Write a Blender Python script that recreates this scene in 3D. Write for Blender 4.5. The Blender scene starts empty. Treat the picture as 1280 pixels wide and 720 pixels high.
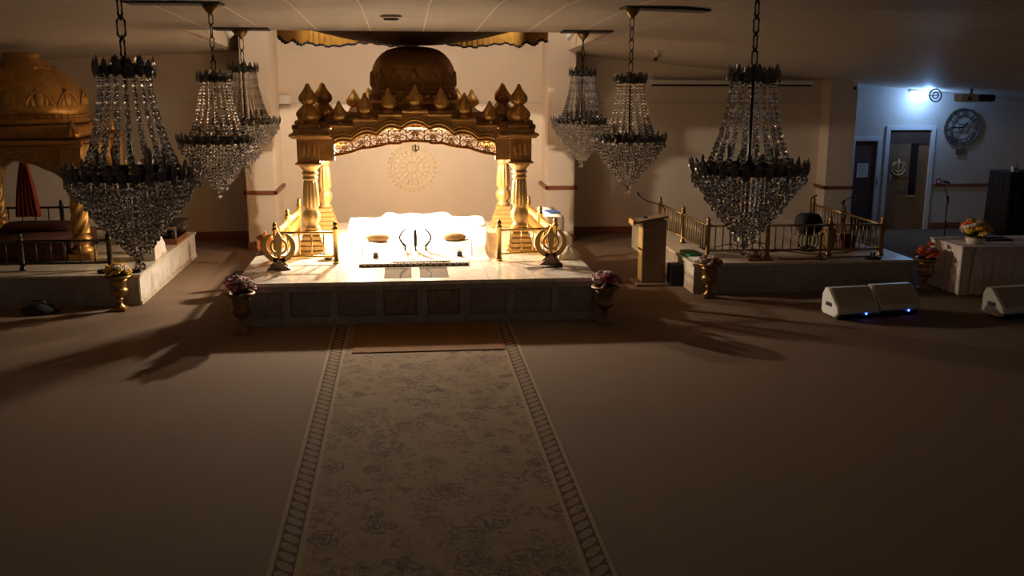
import bpy, math, random
from mathutils import Vector, Matrix
random.seed(7)
PI = math.pi
sc = bpy.context.scene
COL = sc.collection
R = math.radians

# ------------------------------------------------------------------ materials
def newmat(name):
    m = bpy.data.materials.new(name); m.use_nodes = True
    nt = m.node_tree
    return m, nt, nt.nodes['Principled BSDF']

def pmat(name, color, rough=.5, metal=0., var=.12, scale=12., bump=0., bscale=40., spec=.5, coat=0., sheen=0.):
    """procedural material: base colour with soft noise variation, optional bump"""
    m, nt, b = newmat(name)
    tc = nt.nodes.new('ShaderNodeTexCoord')
    n = nt.nodes.new('ShaderNodeTexNoise'); n.inputs['Scale'].default_value = scale; n.inputs['Detail'].default_value = 4
    nt.links.new(tc.outputs['Object'], n.inputs['Vector'])
    r = nt.nodes.new('ShaderNodeValToRGB')
    c = Vector(color)
    r.color_ramp.elements[0].position = .3; r.color_ramp.elements[1].position = .7
    r.color_ramp.elements[0].color = (*(c * (1 - var)), 1)
    r.color_ramp.elements[1].color = (*[min(1, x) for x in c * (1 + var)], 1)
    nt.links.new(n.outputs['Fac'], r.inputs['Fac'])
    nt.links.new(r.outputs['Color'], b.inputs['Base Color'])
    b.inputs['Roughness'].default_value = rough
    b.inputs['Metallic'].default_value = metal
    b.inputs['Specular IOR Level'].default_value = spec
    if coat: b.inputs['Coat Weight'].default_value = coat
    if sheen: b.inputs['Sheen Weight'].default_value = sheen
    if bump:
        n2 = nt.nodes.new('ShaderNodeTexNoise'); n2.inputs['Scale'].default_value = bscale; n2.inputs['Detail'].default_value = 3
        nt.links.new(tc.outputs['Object'], n2.inputs['Vector'])
        bp = nt.nodes.new('ShaderNodeBump'); bp.inputs['Strength'].default_value = bump; bp.inputs['Distance'].default_value = .02
        nt.links.new(n2.outputs['Fac'], bp.inputs['Height']); nt.links.new(bp.outputs['Normal'], b.inputs['Normal'])
    return m

class NG:
    """tiny helper to write math node graphs"""
    def __init__(s, nt): s.nt = nt
    def m(s, op, a, b=None, c=None):
        n = s.nt.nodes.new('ShaderNodeMath'); n.operation = op
        for i, v in enumerate((a, b, c)):
            if v is None: continue
            if isinstance(v, (int, float)): n.inputs[i].default_value = v
            else: s.nt.links.new(v, n.inputs[i])
        return n.outputs[0]
    def mix(s, f, a, b):
        n = s.nt.nodes.new('ShaderNodeMix'); n.data_type = 'RGBA'
        for k, v in (('Factor', f),):
            if isinstance(v, (int, float)): n.inputs[0].default_value = v
            else: s.nt.links.new(v, n.inputs[0])
        for i, v in ((6, a), (7, b)):
            if isinstance(v, tuple): n.inputs[i].default_value = (*v, 1)
            else: s.nt.links.new(v, n.inputs[i])
        return n.outputs[2]
    def pos(s):
        tc = s.nt.nodes.new('ShaderNodeTexCoord'); sep = s.nt.nodes.new('ShaderNodeSeparateXYZ')
        s.nt.links.new(tc.outputs['Object'], sep.inputs[0])
        return tc.outputs['Object'], sep.outputs[0], sep.outputs[1], sep.outputs[2]
    def noise(s, vec, scale, detail=3., dist=0.):
        n = s.nt.nodes.new('ShaderNodeTexNoise'); n.inputs['Scale'].default_value = scale
        n.inputs['Detail'].default_value = detail; n.inputs['Distortion'].default_value = dist
        s.nt.links.new(vec, n.inputs['Vector']); return n.outputs['Fac']
    def band(s, v, lo, hi):
        return s.m('MULTIPLY', s.m('GREATER_THAN', v, lo), s.m('LESS_THAN', v, hi))

def marble(name, c0, c1, rough=.12, tile=None):
    m, nt, b = newmat(name); g = NG(nt); vec, x, y, z = g.pos()
    n = g.noise(vec, 2.2, 8, 1.6)
    v = g.m('ABSOLUTE', g.m('SUBTRACT', n, .5))
    vein = g.m('SUBTRACT', 1., g.m('MINIMUM', 1., g.m('MULTIPLY', v, 14.)))
    n2 = g.noise(vec, 5., 5)
    colr = g.mix(g.m('MULTIPLY', vein, .75), c0, c1)
    colr = g.mix(g.m('MULTIPLY', n2, .35), colr, c1)
    if tile:
        fx = g.m('FRACT', g.m('DIVIDE', g.m('ADD', x, 100.), tile)); fy = g.m('FRACT', g.m('DIVIDE', g.m('ADD', y, 100.), tile))
        ln = g.m('MAXIMUM', g.m('LESS_THAN', fx, .012), g.m('LESS_THAN', fy, .012))
        colr = g.mix(g.m('MULTIPLY', ln, .6), colr, (.2, .17, .13))
    nt.links.new(colr, b.inputs['Base Color']); b.inputs['Roughness'].default_value = rough
    return m

def emit(name, color, strength):
    m, nt, b = newmat(name)
    b.inputs['Base Color'].default_value = (*color, 1)
    b.inputs['Emission Color'].default_value = (*color, 1); b.inputs['Emission Strength'].default_value = strength
    return m

M = {}
M['gold'] = pmat('gold_paint', (.48, .255, .06), .40, .55, .2, 9, .25, 60)
M['gold_lit'] = pmat('lit_gold_paint', (.74, .50, .20), .40, .45, .12, 9, .25, 60)  # same gold made paler, strong lamp light put into its colour
M['dark_steel'] = pmat('dark_steel', (.05, .05, .052), .5, .2, .1, 20)
M['gold_dark'] = pmat('dark_gold_paint', (.42, .215, .060), .45, .4, .2, 9, .35, 45)  # slightly darker gold, for fascias, roofs and dome
M['brass'] = pmat('brass', (.70, .46, .14), .25, .95, .1, 20)
M['brass_dull'] = pmat('dull_brass', (.30, .185, .065), .38, .8, .2, 20)
M['copper'] = pmat('copper', (.55, .22, .07), .3, .85, .2, 18)
M['white_cloth'] = pmat('white_cloth', (.80, .76, .68), .85, 0, .04, 5, .2, 30, .2, sheen=.2)
M['table_cloth'] = pmat('pinkish_white_cloth', (.72, .62, .58), .8, 0, .05, 5, .2, 30, .2)
M['cream_cloth'] = pmat('cream_cloth', (.34, .22, .10), .8, 0, .15, 16, .3, 30, .2)
M['wood'] = pmat('light_wood', (.23, .145, .085), .55, 0, .18, 3, .1, 30)
M['wood_light'] = pmat('pale_wood', (.58, .42, .24), .45, 0, .1, 3)
M['wood_red'] = pmat('red_brown_wood', (.23, .075, .03), .45, 0, .15, 4)
M['door_wood'] = pmat('door_veneer', (.26, .15, .075), .4, 0, .15, 2.5)
M['door_dark'] = pmat('dark_door_veneer', (.10, .06, .05), .45, 0, .15, 2.5)
M['black'] = pmat('black_plastic', (.012, .012, .016), .5, 0, .2, 20)
M['black_cloth'] = pmat('black_cloth', (.010, .010, .014), .85, 0, .3, 14, .5, 20)
M['steel'] = pmat('grey_steel', (.35, .35, .36), .3, .9, .1, 20)
M['white_paint'] = pmat('white_gloss_paint', (.70, .70, .70), .35, 0, .03, 4)
M['white_plastic'] = pmat('white_plastic', (.72, .70, .66), .4, 0, .03, 8)
M['mon_grille'] = pmat('beige_speaker_grille', (.50, .43, .36), .6, 0, .08, 60, .3, 200)
M['red_cloth'] = pmat('orange_red_cloth', (.30, .035, .010), .8, 0, .2, 6, .3, 20)
M['maroon_cloth'] = pmat('maroon_cloth', (.07, .018, .010), .85, 0, .25, 5, .3, 20)
M['green'] = pmat('green_foil', (.015, .20, .05), .35, 0, .3, 25, .5, 60)
M['leaf'] = pmat('leaf_green', (.03, .075, .025), .5, 0, .3, 20)
M['pink'] = pmat('pink_petals', (.62, .22, .30), .6, 0, .2, 20)
M['mauve'] = pmat('mauve_petals', (.35, .12, .17), .6, 0, .2, 20)
M['white_petal'] = pmat('white_petals', (.72, .64, .55), .6, 0, .1, 20)
M['yellow'] = pmat('yellow_petals', (.72, .42, .03), .6, 0, .2, 20)
M['orange'] = pmat('orange_petals', (.72, .12, .015), .6, 0, .2, 20)
M['paper'] = pmat('paper', (.72, .74, .72), .7, 0, .03, 8)
M['blue'] = pmat('blue_cover', (.03, .10, .42), .5, 0, .15, 8)
M['acrylic_box'] = pmat('whitish_card', (.62, .55, .45), .5, 0, .06, 8)
M['tassel'] = pmat('gold_pleated_satin', (.62, .34, .07), .45, .25, .15, 10)
M['navy'] = pmat('dark_navy_fringe', (.012, .010, .025), .8, 0, .2, 30)
M['brown_cloth'] = pmat('brown_velvet', (.13, .055, .02), .8, 0, .2, 6)
M['pot_soil'] = pmat('dark_moss', (.03, .04, .02), .9)
M['clock_metal'] = pmat('grey_clock_metal', (.13, .12, .115), .5, .4, .1, 10)
M['emblem'] = pmat('pale_gold_relief', (.80, .65, .34), .45, .05, .1, 10)
M['red_plastic'] = pmat('red_plastic', (.35, .02, .02), .4)
M['glass_dark'] = pmat('dark_glass', (.012, .012, .016), .08, 0, .1, 3)
M['plate_dark'] = pmat('dark_ceiling_panel', (.05, .035, .025), .6)
M['marble_stage'] = marble('polished_white_marble', (.78, .73, .64), (.55, .49, .40), .17, .62)
M['marble_front'] = marble('grey_white_marble', (.40, .37, .35), (.28, .255, .24), .3)
M['joint'] = pmat('dark_joint', (.17, .15, .14), .6)
M['marble_panel'] = marble('marble_panel', (.33, .30, .28), (.22, .20, .185), .3)
M['marble_hatch'] = marble('brownish_hatch_marble', (.34, .28, .23), (.18, .14, .11), .35)
M['grey_patch'] = marble('dark_grey_patch', (.13, .115, .095), (.09, .08, .065), .08)
M['marble_side'] = marble('cream_marble', (.66, .58, .46), (.42, .35, .26), .3, .5)
M['led_blue'] = emit('blue_led', (.05, .15, 1.), 12)
M['sign_glow'] = emit('emergency_light_glow', (.42, .80, 1.), 6)
M['bulb'] = pmat('frosted_candle_tube', (.30, .24, .17), .35)

def crystal():
    m, nt, b = newmat('smoky_crystal'); L = nt.links.new
    b.inputs['Metallic'].default_value = 0; b.inputs['Roughness'].default_value = .02
    b.inputs['Base Color'].default_value = (.93, .92, .92, 1)
    b.inputs['Transmission Weight'].default_value = 1.; b.inputs['IOR'].default_value = 1.6
    return m
M['crystal'] = crystal()
def leafglass():
    m, nt, b = newmat('dark_smoky_leaf_glass')
    b.inputs['Base Color'].default_value = (.42, .40, .40, 1); b.inputs['Roughness'].default_value = .05
    b.inputs['Transmission Weight'].default_value = .75; b.inputs['IOR'].default_value = 1.55
    return m
M['leaf_glass'] = leafglass()
M['crystal_leaf'] = pmat('dark_smoky_leaf_glass', (.26, .24, .24), .16, .7, .3, 20)
M['ring_metal'] = pmat('dark_bronze', (.06, .045, .03), .35, .8, .2, 20)

def carpet():
    m, nt, b = newmat('brown_carpet'); g = NG(nt); vec, x, y, z = g.pos()
    n = g.noise(vec, 90., 2); n2 = g.noise(vec, 1.3, 4)
    c = g.mix(n, (.150, .100, .066), (.215, .148, .100))
    c = g.mix(g.m('MULTIPLY', n2, .35), c, (.140, .090, .057))
    nt.links.new(c, b.inputs['Base Color']); b.inputs['Roughness'].default_value = .95; b.inputs['Specular IOR Level'].default_value = .15
    bp = nt.nodes.new('ShaderNodeBump'); bp.inputs['Strength'].default_value = .35; bp.inputs['Distance'].default_value = .01
    nt.links.new(n, bp.inputs['Height']); nt.links.new(bp.outputs['Normal'], b.inputs['Normal'])
    return m
M['carpet'] = carpet()

def runner():
    """object space: x across (centre 0, half width 1.14), y along"""
    m, nt, b = newmat('paisley_runner'); g = NG(nt); vec, x, y, z = g.pos()
    ax = g.m('ABSOLUTE', x)
    # paisley field: nested teardrop contours scattered by voronoi cells
    def motif(scale, off, rings):
        mp = nt.nodes.new('ShaderNodeMapping'); mp.inputs['Location'].default_value = off; mp.inputs['Scale'].default_value = (scale, scale * .8, 0)
        nt.links.new(vec, mp.inputs['Vector'])
        nv = nt.nodes.new('ShaderNodeTexNoise'); nv.inputs['Scale'].default_value = 2.6; nv.inputs['Detail'].default_value = 2
        nt.links.new(mp.outputs[0], nv.inputs['Vector'])
        add = nt.nodes.new('ShaderNodeVectorMath'); add.operation = 'MULTIPLY_ADD'
        nt.links.new(nv.outputs['Color'], add.inputs[0]); add.inputs[1].default_value = (.9, .9, 0); nt.links.new(mp.outputs[0], add.inputs[2])
        vo = nt.nodes.new('ShaderNodeTexVoronoi'); vo.inputs['Scale'].default_value = 1.; vo.inputs['Randomness'].default_value = .7
        nt.links.new(add.outputs[0], vo.inputs['Vector'])
        d = vo.outputs['Distance']
        ins = g.m('LESS_THAN', d, .46)
        rg = g.m('GREATER_THAN', g.m('SINE', g.m('MULTIPLY', d, rings)), .35)
        return g.m('MULTIPLY', ins, rg)
    big = motif(3.1, (.3, .1, 0), 40.)
    small = motif(8.5, (2.3, 5.1, 0), 30.)
    ni = g.noise(vec, 60., 2); blot = g.noise(vec, 3.2, 3)
    mid = motif(5.2, (7.3, 1.1, 0), 34.)
    field = g.mix(ni, (.205, .145, .085), (.27, .195, .118))
    field = g.mix(g.m('MULTIPLY', small, g.m('MULTIPLY', blot, 1.3)), field, (.10, .06, .04))
    field = g.mix(g.m('MULTIPLY', mid, g.m('MULTIPLY', blot, 1.25)), field, (.10, .06, .045))
    field = g.mix(g.m('MULTIPLY', big, g.m('MULTIPLY', blot, 1.5)), field, (.09, .05, .045))
    # border between |x| .93 and 1.14
    bord = g.m('GREATER_THAN', ax, .93)
    lines = g.m('MAXIMUM', g.band(ax, .93, .965), g.band(ax, 1.105, 1.15))
    u = g.m('DIVIDE', g.m('SUBTRACT', ax, 1.035), .062)
    sk = g.m('MULTIPLY', g.m('SUBTRACT', ax, 1.035), -.9)
    v = g.m('SUBTRACT', g.m('FRACT', g.m('DIVIDE', g.m('ADD', g.m('ADD', y, sk), 60.), .135)), .5)
    e = g.m('ADD', g.m('MULTIPLY', u, u), g.m('MULTIPLY', g.m('MULTIPLY', v, v), 6.0))
    oval = g.m('LESS_THAN', e, 1.); inner = g.band(e, .12, .22)
    bc = g.mix(oval, (.060, .036, .027), (.22, .155, .095)); bc = g.mix(g.m('MULTIPLY', inner, .6), bc, (.14, .09, .06))
    bc = g.mix(lines, bc, (.29, .21, .125))
    c = g.mix(bord, field, bc)
    nt.links.new(c, b.inputs['Base Color']); b.inputs['Roughness'].default_value = .95; b.inputs['Specular IOR Level'].default_value = .1
    return m
M['runner'] = runner()
M['doormat'] = pmat('brown_mat', (.20, .105, .045), .95, 0, .15, 60, .4, 150, .1)

def wallmat(name, c):
    return pmat(name, c, .75, 0, .04, 1.2, .05, 120, .3)
M['wall'] = wallmat('cream_wall_paint', (.68, .58, .47))
M['wall_grey'] = wallmat('off_white_wall_paint', (.56, .51, .46))

def ceilmat():
    m, nt, b = newmat('suspended_ceiling_tiles'); g = NG(nt); vec, x, y, z = g.pos()
    fx = g.m('FRACT', g.m('DIVIDE', g.m('ADD', x, 75. - .29), .75))
    fy = g.m('FRACT', g.m('DIVIDE', g.m('ADD', y, 60.), .30))
    bar = g.m('MULTIPLY', g.m('LESS_THAN', fx, .028), g.m('LESS_THAN', g.m('ABSOLUTE', x), 3.3))
    ln = g.m('LESS_THAN', fy, .07)
    n = g.noise(vec, 1.5, 3); n2 = g.noise(vec, 70., 2)
    c = g.mix(n, (.42, .37, .31), (.50, .44, .37))
    c = g.mix(g.m('MULTIPLY', n2, .2), c, (.36, .31, .25))
    c = g.mix(g.m('MULTIPLY', ln, .8), c, (.14, .11, .08))
    c = g.mix(bar, c, (.80, .74, .64))
    nt.links.new(c, b.inputs['Base Color']); b.inputs['Roughness'].default_value = .6
    bp = nt.nodes.new('ShaderNodeBump'); bp.inputs['Strength'].default_value = .5; bp.inputs['Distance'].default_value = .015
    nt.links.new(g.m('ADD', g.m('MULTIPLY', ln, -1.), g.m('MULTIPLY', n2, .15)), bp.inputs['Height']); nt.links.new(bp.outputs['Normal'], b.inputs['Normal'])
    return m
M['ceiling'] = ceilmat()

def lace():
    m, nt, b = newmat('lace_border'); g = NG(nt); vec, x, y, z = g.pos()
    s = g.m('ABSOLUTE', g.m('SUBTRACT', g.m('FRACT', g.m('MULTIPLY', g.m('ADD', x, 20.), 11.)), .5))
    zz = g.m('MULTIPLY', g.m('ADD', z, .0), 9.)
    pat = g.m('LESS_THAN', g.m('ABSOLUTE', g.m('SUBTRACT', s, g.m('FRACT', zz))), .16)
    c = g.mix(pat, (.20, .13, .08), (.70, .62, .5))
    nt.links.new(c, b.inputs['Base Color']); b.inputs['Roughness'].default_value = .8
    return m
M['lace'] = lace()

# ------------------------------------------------------------------ mesh builder
class MB:
    def __init__(s): s.v = []; s.f = []; s.sm = []
    def add(s, vs, fs, smooth=False, mat=None):
        o = len(s.v)
        if mat is not None: vs = [mat @ Vector(p) for p in vs]
        s.v += [tuple(p) for p in vs]
        s.f += [tuple(i + o for i in f) for f in fs]; s.sm += [smooth] * len(fs)
        return s
    def box(s, x0, x1, y0, y1, z0, z1, mat=None, bev=0.):
        if bev <= 0:
            vs = [(x, y, z) for z in (z0, z1) for y in (y0, y1) for x in (x0, x1)]
            return s.add(vs, [(0, 2, 3, 1), (4, 5, 7, 6), (0, 1, 5, 4), (2, 6, 7, 3), (0, 4, 6, 2), (1, 3, 7, 5)], False, mat)
        b = min(bev, (x1 - x0) * .45, (y1 - y0) * .45, (z1 - z0) * .45)
        def ring(z, i):
            return [(x0 + i + b, y0 + i, z), (x1 - i - b, y0 + i, z), (x1 - i, y0 + i + b, z), (x1 - i, y1 - i - b, z),
                    (x1 - i - b, y1 - i, z), (x0 + i + b, y1 - i, z), (x0 + i, y1 - i - b, z), (x0 + i, y0 + i + b, z)]
        rs = [ring(z0, b), ring(z0 + b, 0), ring(z1 - b, 0), ring(z1, b)]
        # keep corner offsets valid on inset rings
        return s.loft(rs, True, False, mat)
    def loft(s, rings, caps=True, smooth=True, mat=None, closed=True):
        n = len(rings[0]); vs = [p for r in rings for p in r]; fs = []
        for k in range(len(rings) - 1):
            for i in range(n if closed else n - 1):
                j = (i + 1) % n
                fs.append((k * n + i, k * n + j, (k + 1) * n + j, (k + 1) * n + i))
        if caps and closed:
            fs.append(tuple(reversed(range(n)))); fs.append(tuple((len(rings) - 1) * n + i for i in range(n)))
        return s.add(vs, fs, smooth, mat)
    def lathe(s, prof, c=(0, 0, 0), n=24, smooth=True, flute=None, mat=None, twist=0.):
        """prof: list of (r, z); flute(z_index, theta) -> multiplier"""
        rings = []
        for k, (r, z) in enumerate(prof):
            ring = []
            for i in range(n):
                a = 2 * PI * i / n + twist * z
                rr = max(r, 1e-4) * (flute(k, 2 * PI * i / n) if flute else 1)
                ring.append((c[0] + rr * math.cos(a), c[1] + rr * math.sin(a), c[2] + z))
            rings.append(ring)
        return s.loft(rings, True, smooth, mat)
    def tube(s, pts, r, n=6, smooth=True, closed=False):
        pts = [Vector(p) for p in pts]; rings = []
        up = Vector((0, 0, 1)); L = len(pts)
        for i, p in enumerate(pts):
            a = pts[(i - 1) % L] if (i > 0 or closed) else p
            b = pts[(i + 1) % L] if (i < L - 1 or closed) else p
            t = (b - a).normalized()
            u = t.cross(up)
            if u.length < .05: u = t.cross(Vector((0, 1, 0)))
            u.normalize(); w = u.cross(t)
            rr = r[i] if isinstance(r, (list, tuple)) else r
            rings.append([tuple(p + rr * (math.cos(2 * PI * k / n) * u + math.sin(2 * PI * k / n) * w)) for k in range(n)])
        if closed: rings.append(rings[0])
        return s.loft(rings, not closed, smooth)
    def ell(s, c, r, n=12, m=8, mat=None, smooth=True):
        rx, ry, rz = (r, r, r) if isinstance(r, (int, float)) else r
        rings = []
        for k in range(m + 1):
            ph = PI * k / m; rr = max(math.sin(ph), .001); zz = -math.cos(ph)
            rings.append([(c[0] + rx * rr * math.cos(2 * PI * i / n), c[1] + ry * rr * math.sin(2 * PI * i / n), c[2] + rz * zz) for i in range(n)])
        return s.loft(rings, True, smooth, mat)
    def octa(s, c, rx, rz, rot=0.):
        """cut crystal bead: two rows of facets above and below the girdle"""
        n = 6; rings = []
        for k, (r, z) in enumerate(((.35, -1.), (.85, -.45), (1., 0.), (.85, .45), (.35, 1.))):
            o = rot + (PI / n if k % 2 else 0)
            rings.append([(c[0] + rx * r * math.cos(o + 2 * PI * i / n), c[1] + rx * r * math.sin(o + 2 * PI * i / n), c[2] + rz * z) for i in range(n)])
        o = len(s.v); vs = [p for r in rings for p in r]; fs = []
        for k in range(4):
            for i in range(n):
                j = (i + 1) % n
                if k % 2 == 0: fs += [(k * n + i, k * n + j, (k + 1) * n + i), (k * n + j, (k + 1) * n + j, (k + 1) * n + i)]
                else: fs += [(k * n + i, (k + 1) * n + j, (k + 1) * n + i), (k * n + i, k * n + j, (k + 1) * n + j)]
        fs += [tuple(reversed(range(n))), tuple(4 * n + i for i in range(n))]
        return s.add(vs, fs, False)
    def prism(s, poly, y0, y1, mat=None):
        """poly in XZ, extruded along Y; polygon faces stay n-gons"""
        n = len(poly); vs = [(x, y0, z) for x, z in poly] + [(x, y1, z) for x, z in poly]
        fs = [tuple(range(n)), tuple(reversed(range(n, 2 * n)))] + [(i, i + n, (i + 1) % n + n, (i + 1) % n) for i in range(n)]
        return s.add(vs, fs, False, mat)
    def strip(s, xs, lo, hi, y0, y1):
        """solid band between curves lo(x), hi(x), extruded in Y"""
        for a, b in zip(xs[:-1], xs[1:]):
            s.prism([(a, lo(a)), (b, lo(b)), (b, hi(b)), (a, hi(a))], y0, y1)
        return s
    def build(s, name, mat, parent=None, loc=None, label=None):
        me = bpy.data.meshes.new(name); me.from_pydata(s.v, [], s.f); me.update()
        me.polygons.foreach_set('use_smooth', s.sm)
        if mat: me.materials.append(mat)
        o = bpy.data.objects.new(name, me); COL.objects.link(o)
        if parent: o.parent = parent
        if loc: o.location = loc
        if label: o['label'] = label
        return o

def tag(o, label, cat, group=None, kind=None):
    o['label'] = label; o['category'] = cat
    if group: o['group'] = group
    if kind: o['kind'] = kind
    return o
def thing(name, label, cat, loc=(0, 0, 0), rz=0., group=None, scale=1.):
    o = bpy.data.objects.new(name, None); COL.objects.link(o)
    o.location = loc; o.rotation_euler = (0, 0, rz); o.scale = (scale,) * 3; o.empty_display_size = .1
    return tag(o, label, cat, group)
def struct(name, mb, mat, parent=None):
    o = mb.build(name, mat, parent)
    if parent is None: o['kind'] = 'structure'
    return o
def copy_tree(o, parent=None):
    c = o.copy(); COL.objects.link(c)
    if parent: c.parent = parent
    for ch in list(o.children): copy_tree(ch, c)
    return c

# ------------------------------------------------------------------ the room
YW = 19.8                                   # plane of the rear wall
def zc(x, y):
    z = 3.93 - .040 * max(0., y - 11.3)
    if x > 3.1: z -= (.094 * (x - 3.1))
    if x < -3.1: z -= .045 * (-3.1 - x)
    return z
XL, XR, YF = -9.5, 14.2, -9.
struct('floor', MB().box(XL - .2, XR + .2, YF - .2, YW + .3, -.2, 0.), M['carpet'])
# ceiling: thin shell following zc, open over the alcove (raised there)
YE = 14.85
cb = MB()
def cquad(x0, x1, y0, y1, nx=1, ny=1):
    for i in range(nx):
        for j in range(ny):
            a, b = x0 + (x1 - x0) * i / nx, x0 + (x1 - x0) * (i + 1) / nx
            c, d = y0 + (y1 - y0) * j / ny, y0 + (y1 - y0) * (j + 1) / ny
            lo = [(a, c, zc(a, c)), (b, c, zc(b, c)), (b, d, zc(b, d)), (a, d, zc(a, d))]
            hi = [(p[0], p[1], p[2] + .012) for p in lo]
            cb.add(lo + hi, [(0, 3, 2, 1), (4, 5, 6, 7), (0, 1, 5, 4), (1, 2, 6, 5), (2, 3, 7, 6), (3, 0, 4, 7)])
cquad(XL, -3.1, YF, 11.3); cquad(-3.1, 3.1, YF, 11.3); cquad(3.1, XR, YF, 11.3)
cquad(XL, -3.1, 11.3, YE); cquad(-3.1, 3.1, 11.3, YE); cquad(3.1, XR, 11.3, YE)
cquad(XL, -3.1, YE, YW + .1); cquad(3.1, XR, YE, YW + .1)
struct('ceiling', cb, M['ceiling'])
# raised part of the ceiling over the alcove, with upstands
struct('trim_13', MB().box(-3.3, 3.3, YE - .05, YW + .2, 5.0, 5.1), M['wall'])
def upstand(x0, x1):
    q = MB(); a, b = zc(0, YE) + .005, zc(0, YW)
    return q.add([(x0, YE, a), (x1, YE, a), (x1, YW, b), (x0, YW, b), (x0, YE, 5.), (x1, YE, 5.), (x1, YW, 5.), (x0, YW, 5.)], [(0, 3, 2, 1), (4, 5, 6, 7), (0, 1, 5, 4), (1, 2, 6, 5), (2, 3, 7, 6), (3, 0, 4, 7)])
struct('trim_1', upstand(-3.18, -3.1), M['wall'])
struct('trim_2', upstand(3.1, 3.18), M['wall'])
struct('trim_3', MB().box(-3.1, 3.1, YE - .04, YE + .03, 3.805, 5.0), M['wall'])
# walls
struct('wall_rear', MB().box(XL - .2, 8.98, YW, YW + .2, -.05, 5.1), M['wall'])
wr = MB()                                   # wall with the two doors cut out
wr.box(8.98, 9.17, YW, YW + .2, -.05, 3.4); wr.box(9.17, 9.78, YW, YW + .2, 1.93, 3.4); wr.box(9.78, 9.98, YW, YW + .2, -.05, 3.4)
wr.box(9.98, 10.90, YW, YW + .2, 2.09, 3.4); wr.box(10.90, XR + .2, YW, YW + .2, -.05, 3.4)
struct('wall_door_side', wr, M['wall_grey'])
struct('wall_left', MB().box(XL - .2, XL, YF, YW, -.05, 4.2), M['wall'])
struct('wall_right', MB().box(XR, XR + .2, YF, YW, -.05, 4.2), M['wall_grey'])
struct('wall_front', MB().box(XL - .2, XR + .2, YF - .2, YF, -.05, 4.2), M['wall'])
# pillars standing against the rear wall
struct('trim_4', MB().box(-2.88, -2.38, 18.5, YW, 0, 5.0), M['wall'])
struct('trim_5', MB().box(2.72, 3.24, 18.9, YW, 0, 5.0), M['wall'])
struct('trim_6', MB().box(8.47, 9.02, 19.35, YW, 0, 3.35), M['wall'])
for i, (a, b, y) in enumerate(((-2.93, -2.33, 18.45), (2.67, 3.29, 18.85), (8.42, 9.07, 19.30))):
    struct('trim_%d' % (7 + i), MB().box(a, b, y, y + .05, 1.02 - .1 * (i == 2), 1.09 - .1 * (i == 2), bev=.01)
           .box(a, a + .05, y, YW, 1.02 - .1 * (i == 2), 1.09 - .1 * (i == 2)).box(b - .05, b, y, YW, 1.02 - .1 * (i == 2), 1.09 - .1 * (i == 2)), M['wood_red'])
struct('trim_10', MB().box(11.02, XR, YW - .03, YW, .90, .96, bev=.008), M['wood_red'])
struct('trim_11', MB().box(XL, -2.88, YW - .012, YW, 2.62, 2.65).box(-2.38, 2.72, YW - .012, YW, 2.62, 2.65).box(3.24, 8.47, YW - .012, YW, 2.62, 2.65), M['wall_grey'])
bsb = MB()
for a, b in ((XL, -2.88), (-2.38, 2.72), (3.24, 8.47)): bsb.box(a, b, YW - .03, YW, 0, .15, bev=.008)
struct('baseboard_rear', bsb, M['wood_red'])
struct('baseboard_right', MB().box(11.02, XR, YW - .03, YW, 0, .14, bev=.008), M['wood_red'])
struct('baseboard_pillars', MB().box(-2.9, -2.36, 18.48, YW, 0, .14).box(2.7, 3.26, 18.88, YW, 0, .14), M['wood_red'])
# doors
def door(n, x0, x1, h, mat, glass):
    d = struct('door_%d' % n, MB().box(x0, x1, YW + .02, YW + .07, .01, h), mat)
    if glass:
        g0 = x0 + (x1 - x0) * .56
        MB().box(g0, g0 + .15, YW + .005, YW + .03, .72, 1.85).build('door_window', M['glass_dark'], d)
        MB().box(g0 - .02, g0 + .17, YW, YW + .02, .695, .72).build('window_bead', M['wood_light'], d)
        MB().box(x0 + .02, x1 - .02, YW + .002, YW + .02, 1.80, 2.07).build('door_closer_rail', M['door_dark'], d)
        MB().box(x0 + .02, g0 - .03, YW + .004, YW + .02, 1.1, 1.8).build('upper_panel', M['wood'], d)
        e = MB()
        cx, czz = x0 + .25, 1.32
        e.tube([(cx + .10 * math.cos(a), YW, czz + .10 * math.sin(a)) for a in [2 * PI * k / 24 for k in range(24)]], .008, closed=True)
        e.tube([(cx, YW, czz - .16), (cx, YW, czz + .16)], .01)
        for s in (-1, 1): e.tube([(cx + s * .15 * math.cos(a), YW, czz - .02 + .15 * math.sin(a)) for a in [-PI / 2 + PI * .8 * k / 12 for k in range(13)]], .01)
        e.build('door_emblem', M['emblem'], d)
        MB().tube([(x0 + .07, YW - .05, .95), (x0 + .07, YW - .05, 1.15)], .012).build('door_handle', M['steel'], d)
    else:
        MB().tube([(x0 + .52, YW - .04, .95), (x0 + .52, YW - .04, 1.1)], .012).build('door_handle', M['steel'], d)
    fr = MB(); t = .085
    fr.box(x0 - t, x0, YW - .03, YW + .06, 0, h + t); fr.box(x1, x1 + t, YW - .03, YW + .06, 0, h + t); fr.box(x0, x1, YW - .03, YW + .06, h, h + t)
    fr.build('door_frame', M['white_paint'], d)
door(1, 9.25, 9.74, 1.86, M['door_dark'], False)
door(2, 9.99, 10.89, 2.08, M['door_wood'], True)
struct('trim_12', MB().box(9.0, 9.17, YW - .012, YW, 0, 1.9), M['door_dark'])

# ------------------------------------------------------------------ carpets
rn = MB().box(-1.14, 1.14, -9.6, 9.6 - .03, 0, .006).build('carpet_runner', M['runner'], None, (.19, 3.05, .0))
tag(rn, 'long beige paisley carpet runner with leaf border leading to the lit stage', 'carpet')
dm = MB().box(-.9, .9, -.68, .68, 0, .012, bev=.008).build('floor_mat', M['doormat'], None, (.24, 11.95, .006))
tag(dm, 'plain brown mat on the runner at the foot of the lit stage', 'mat')

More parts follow.
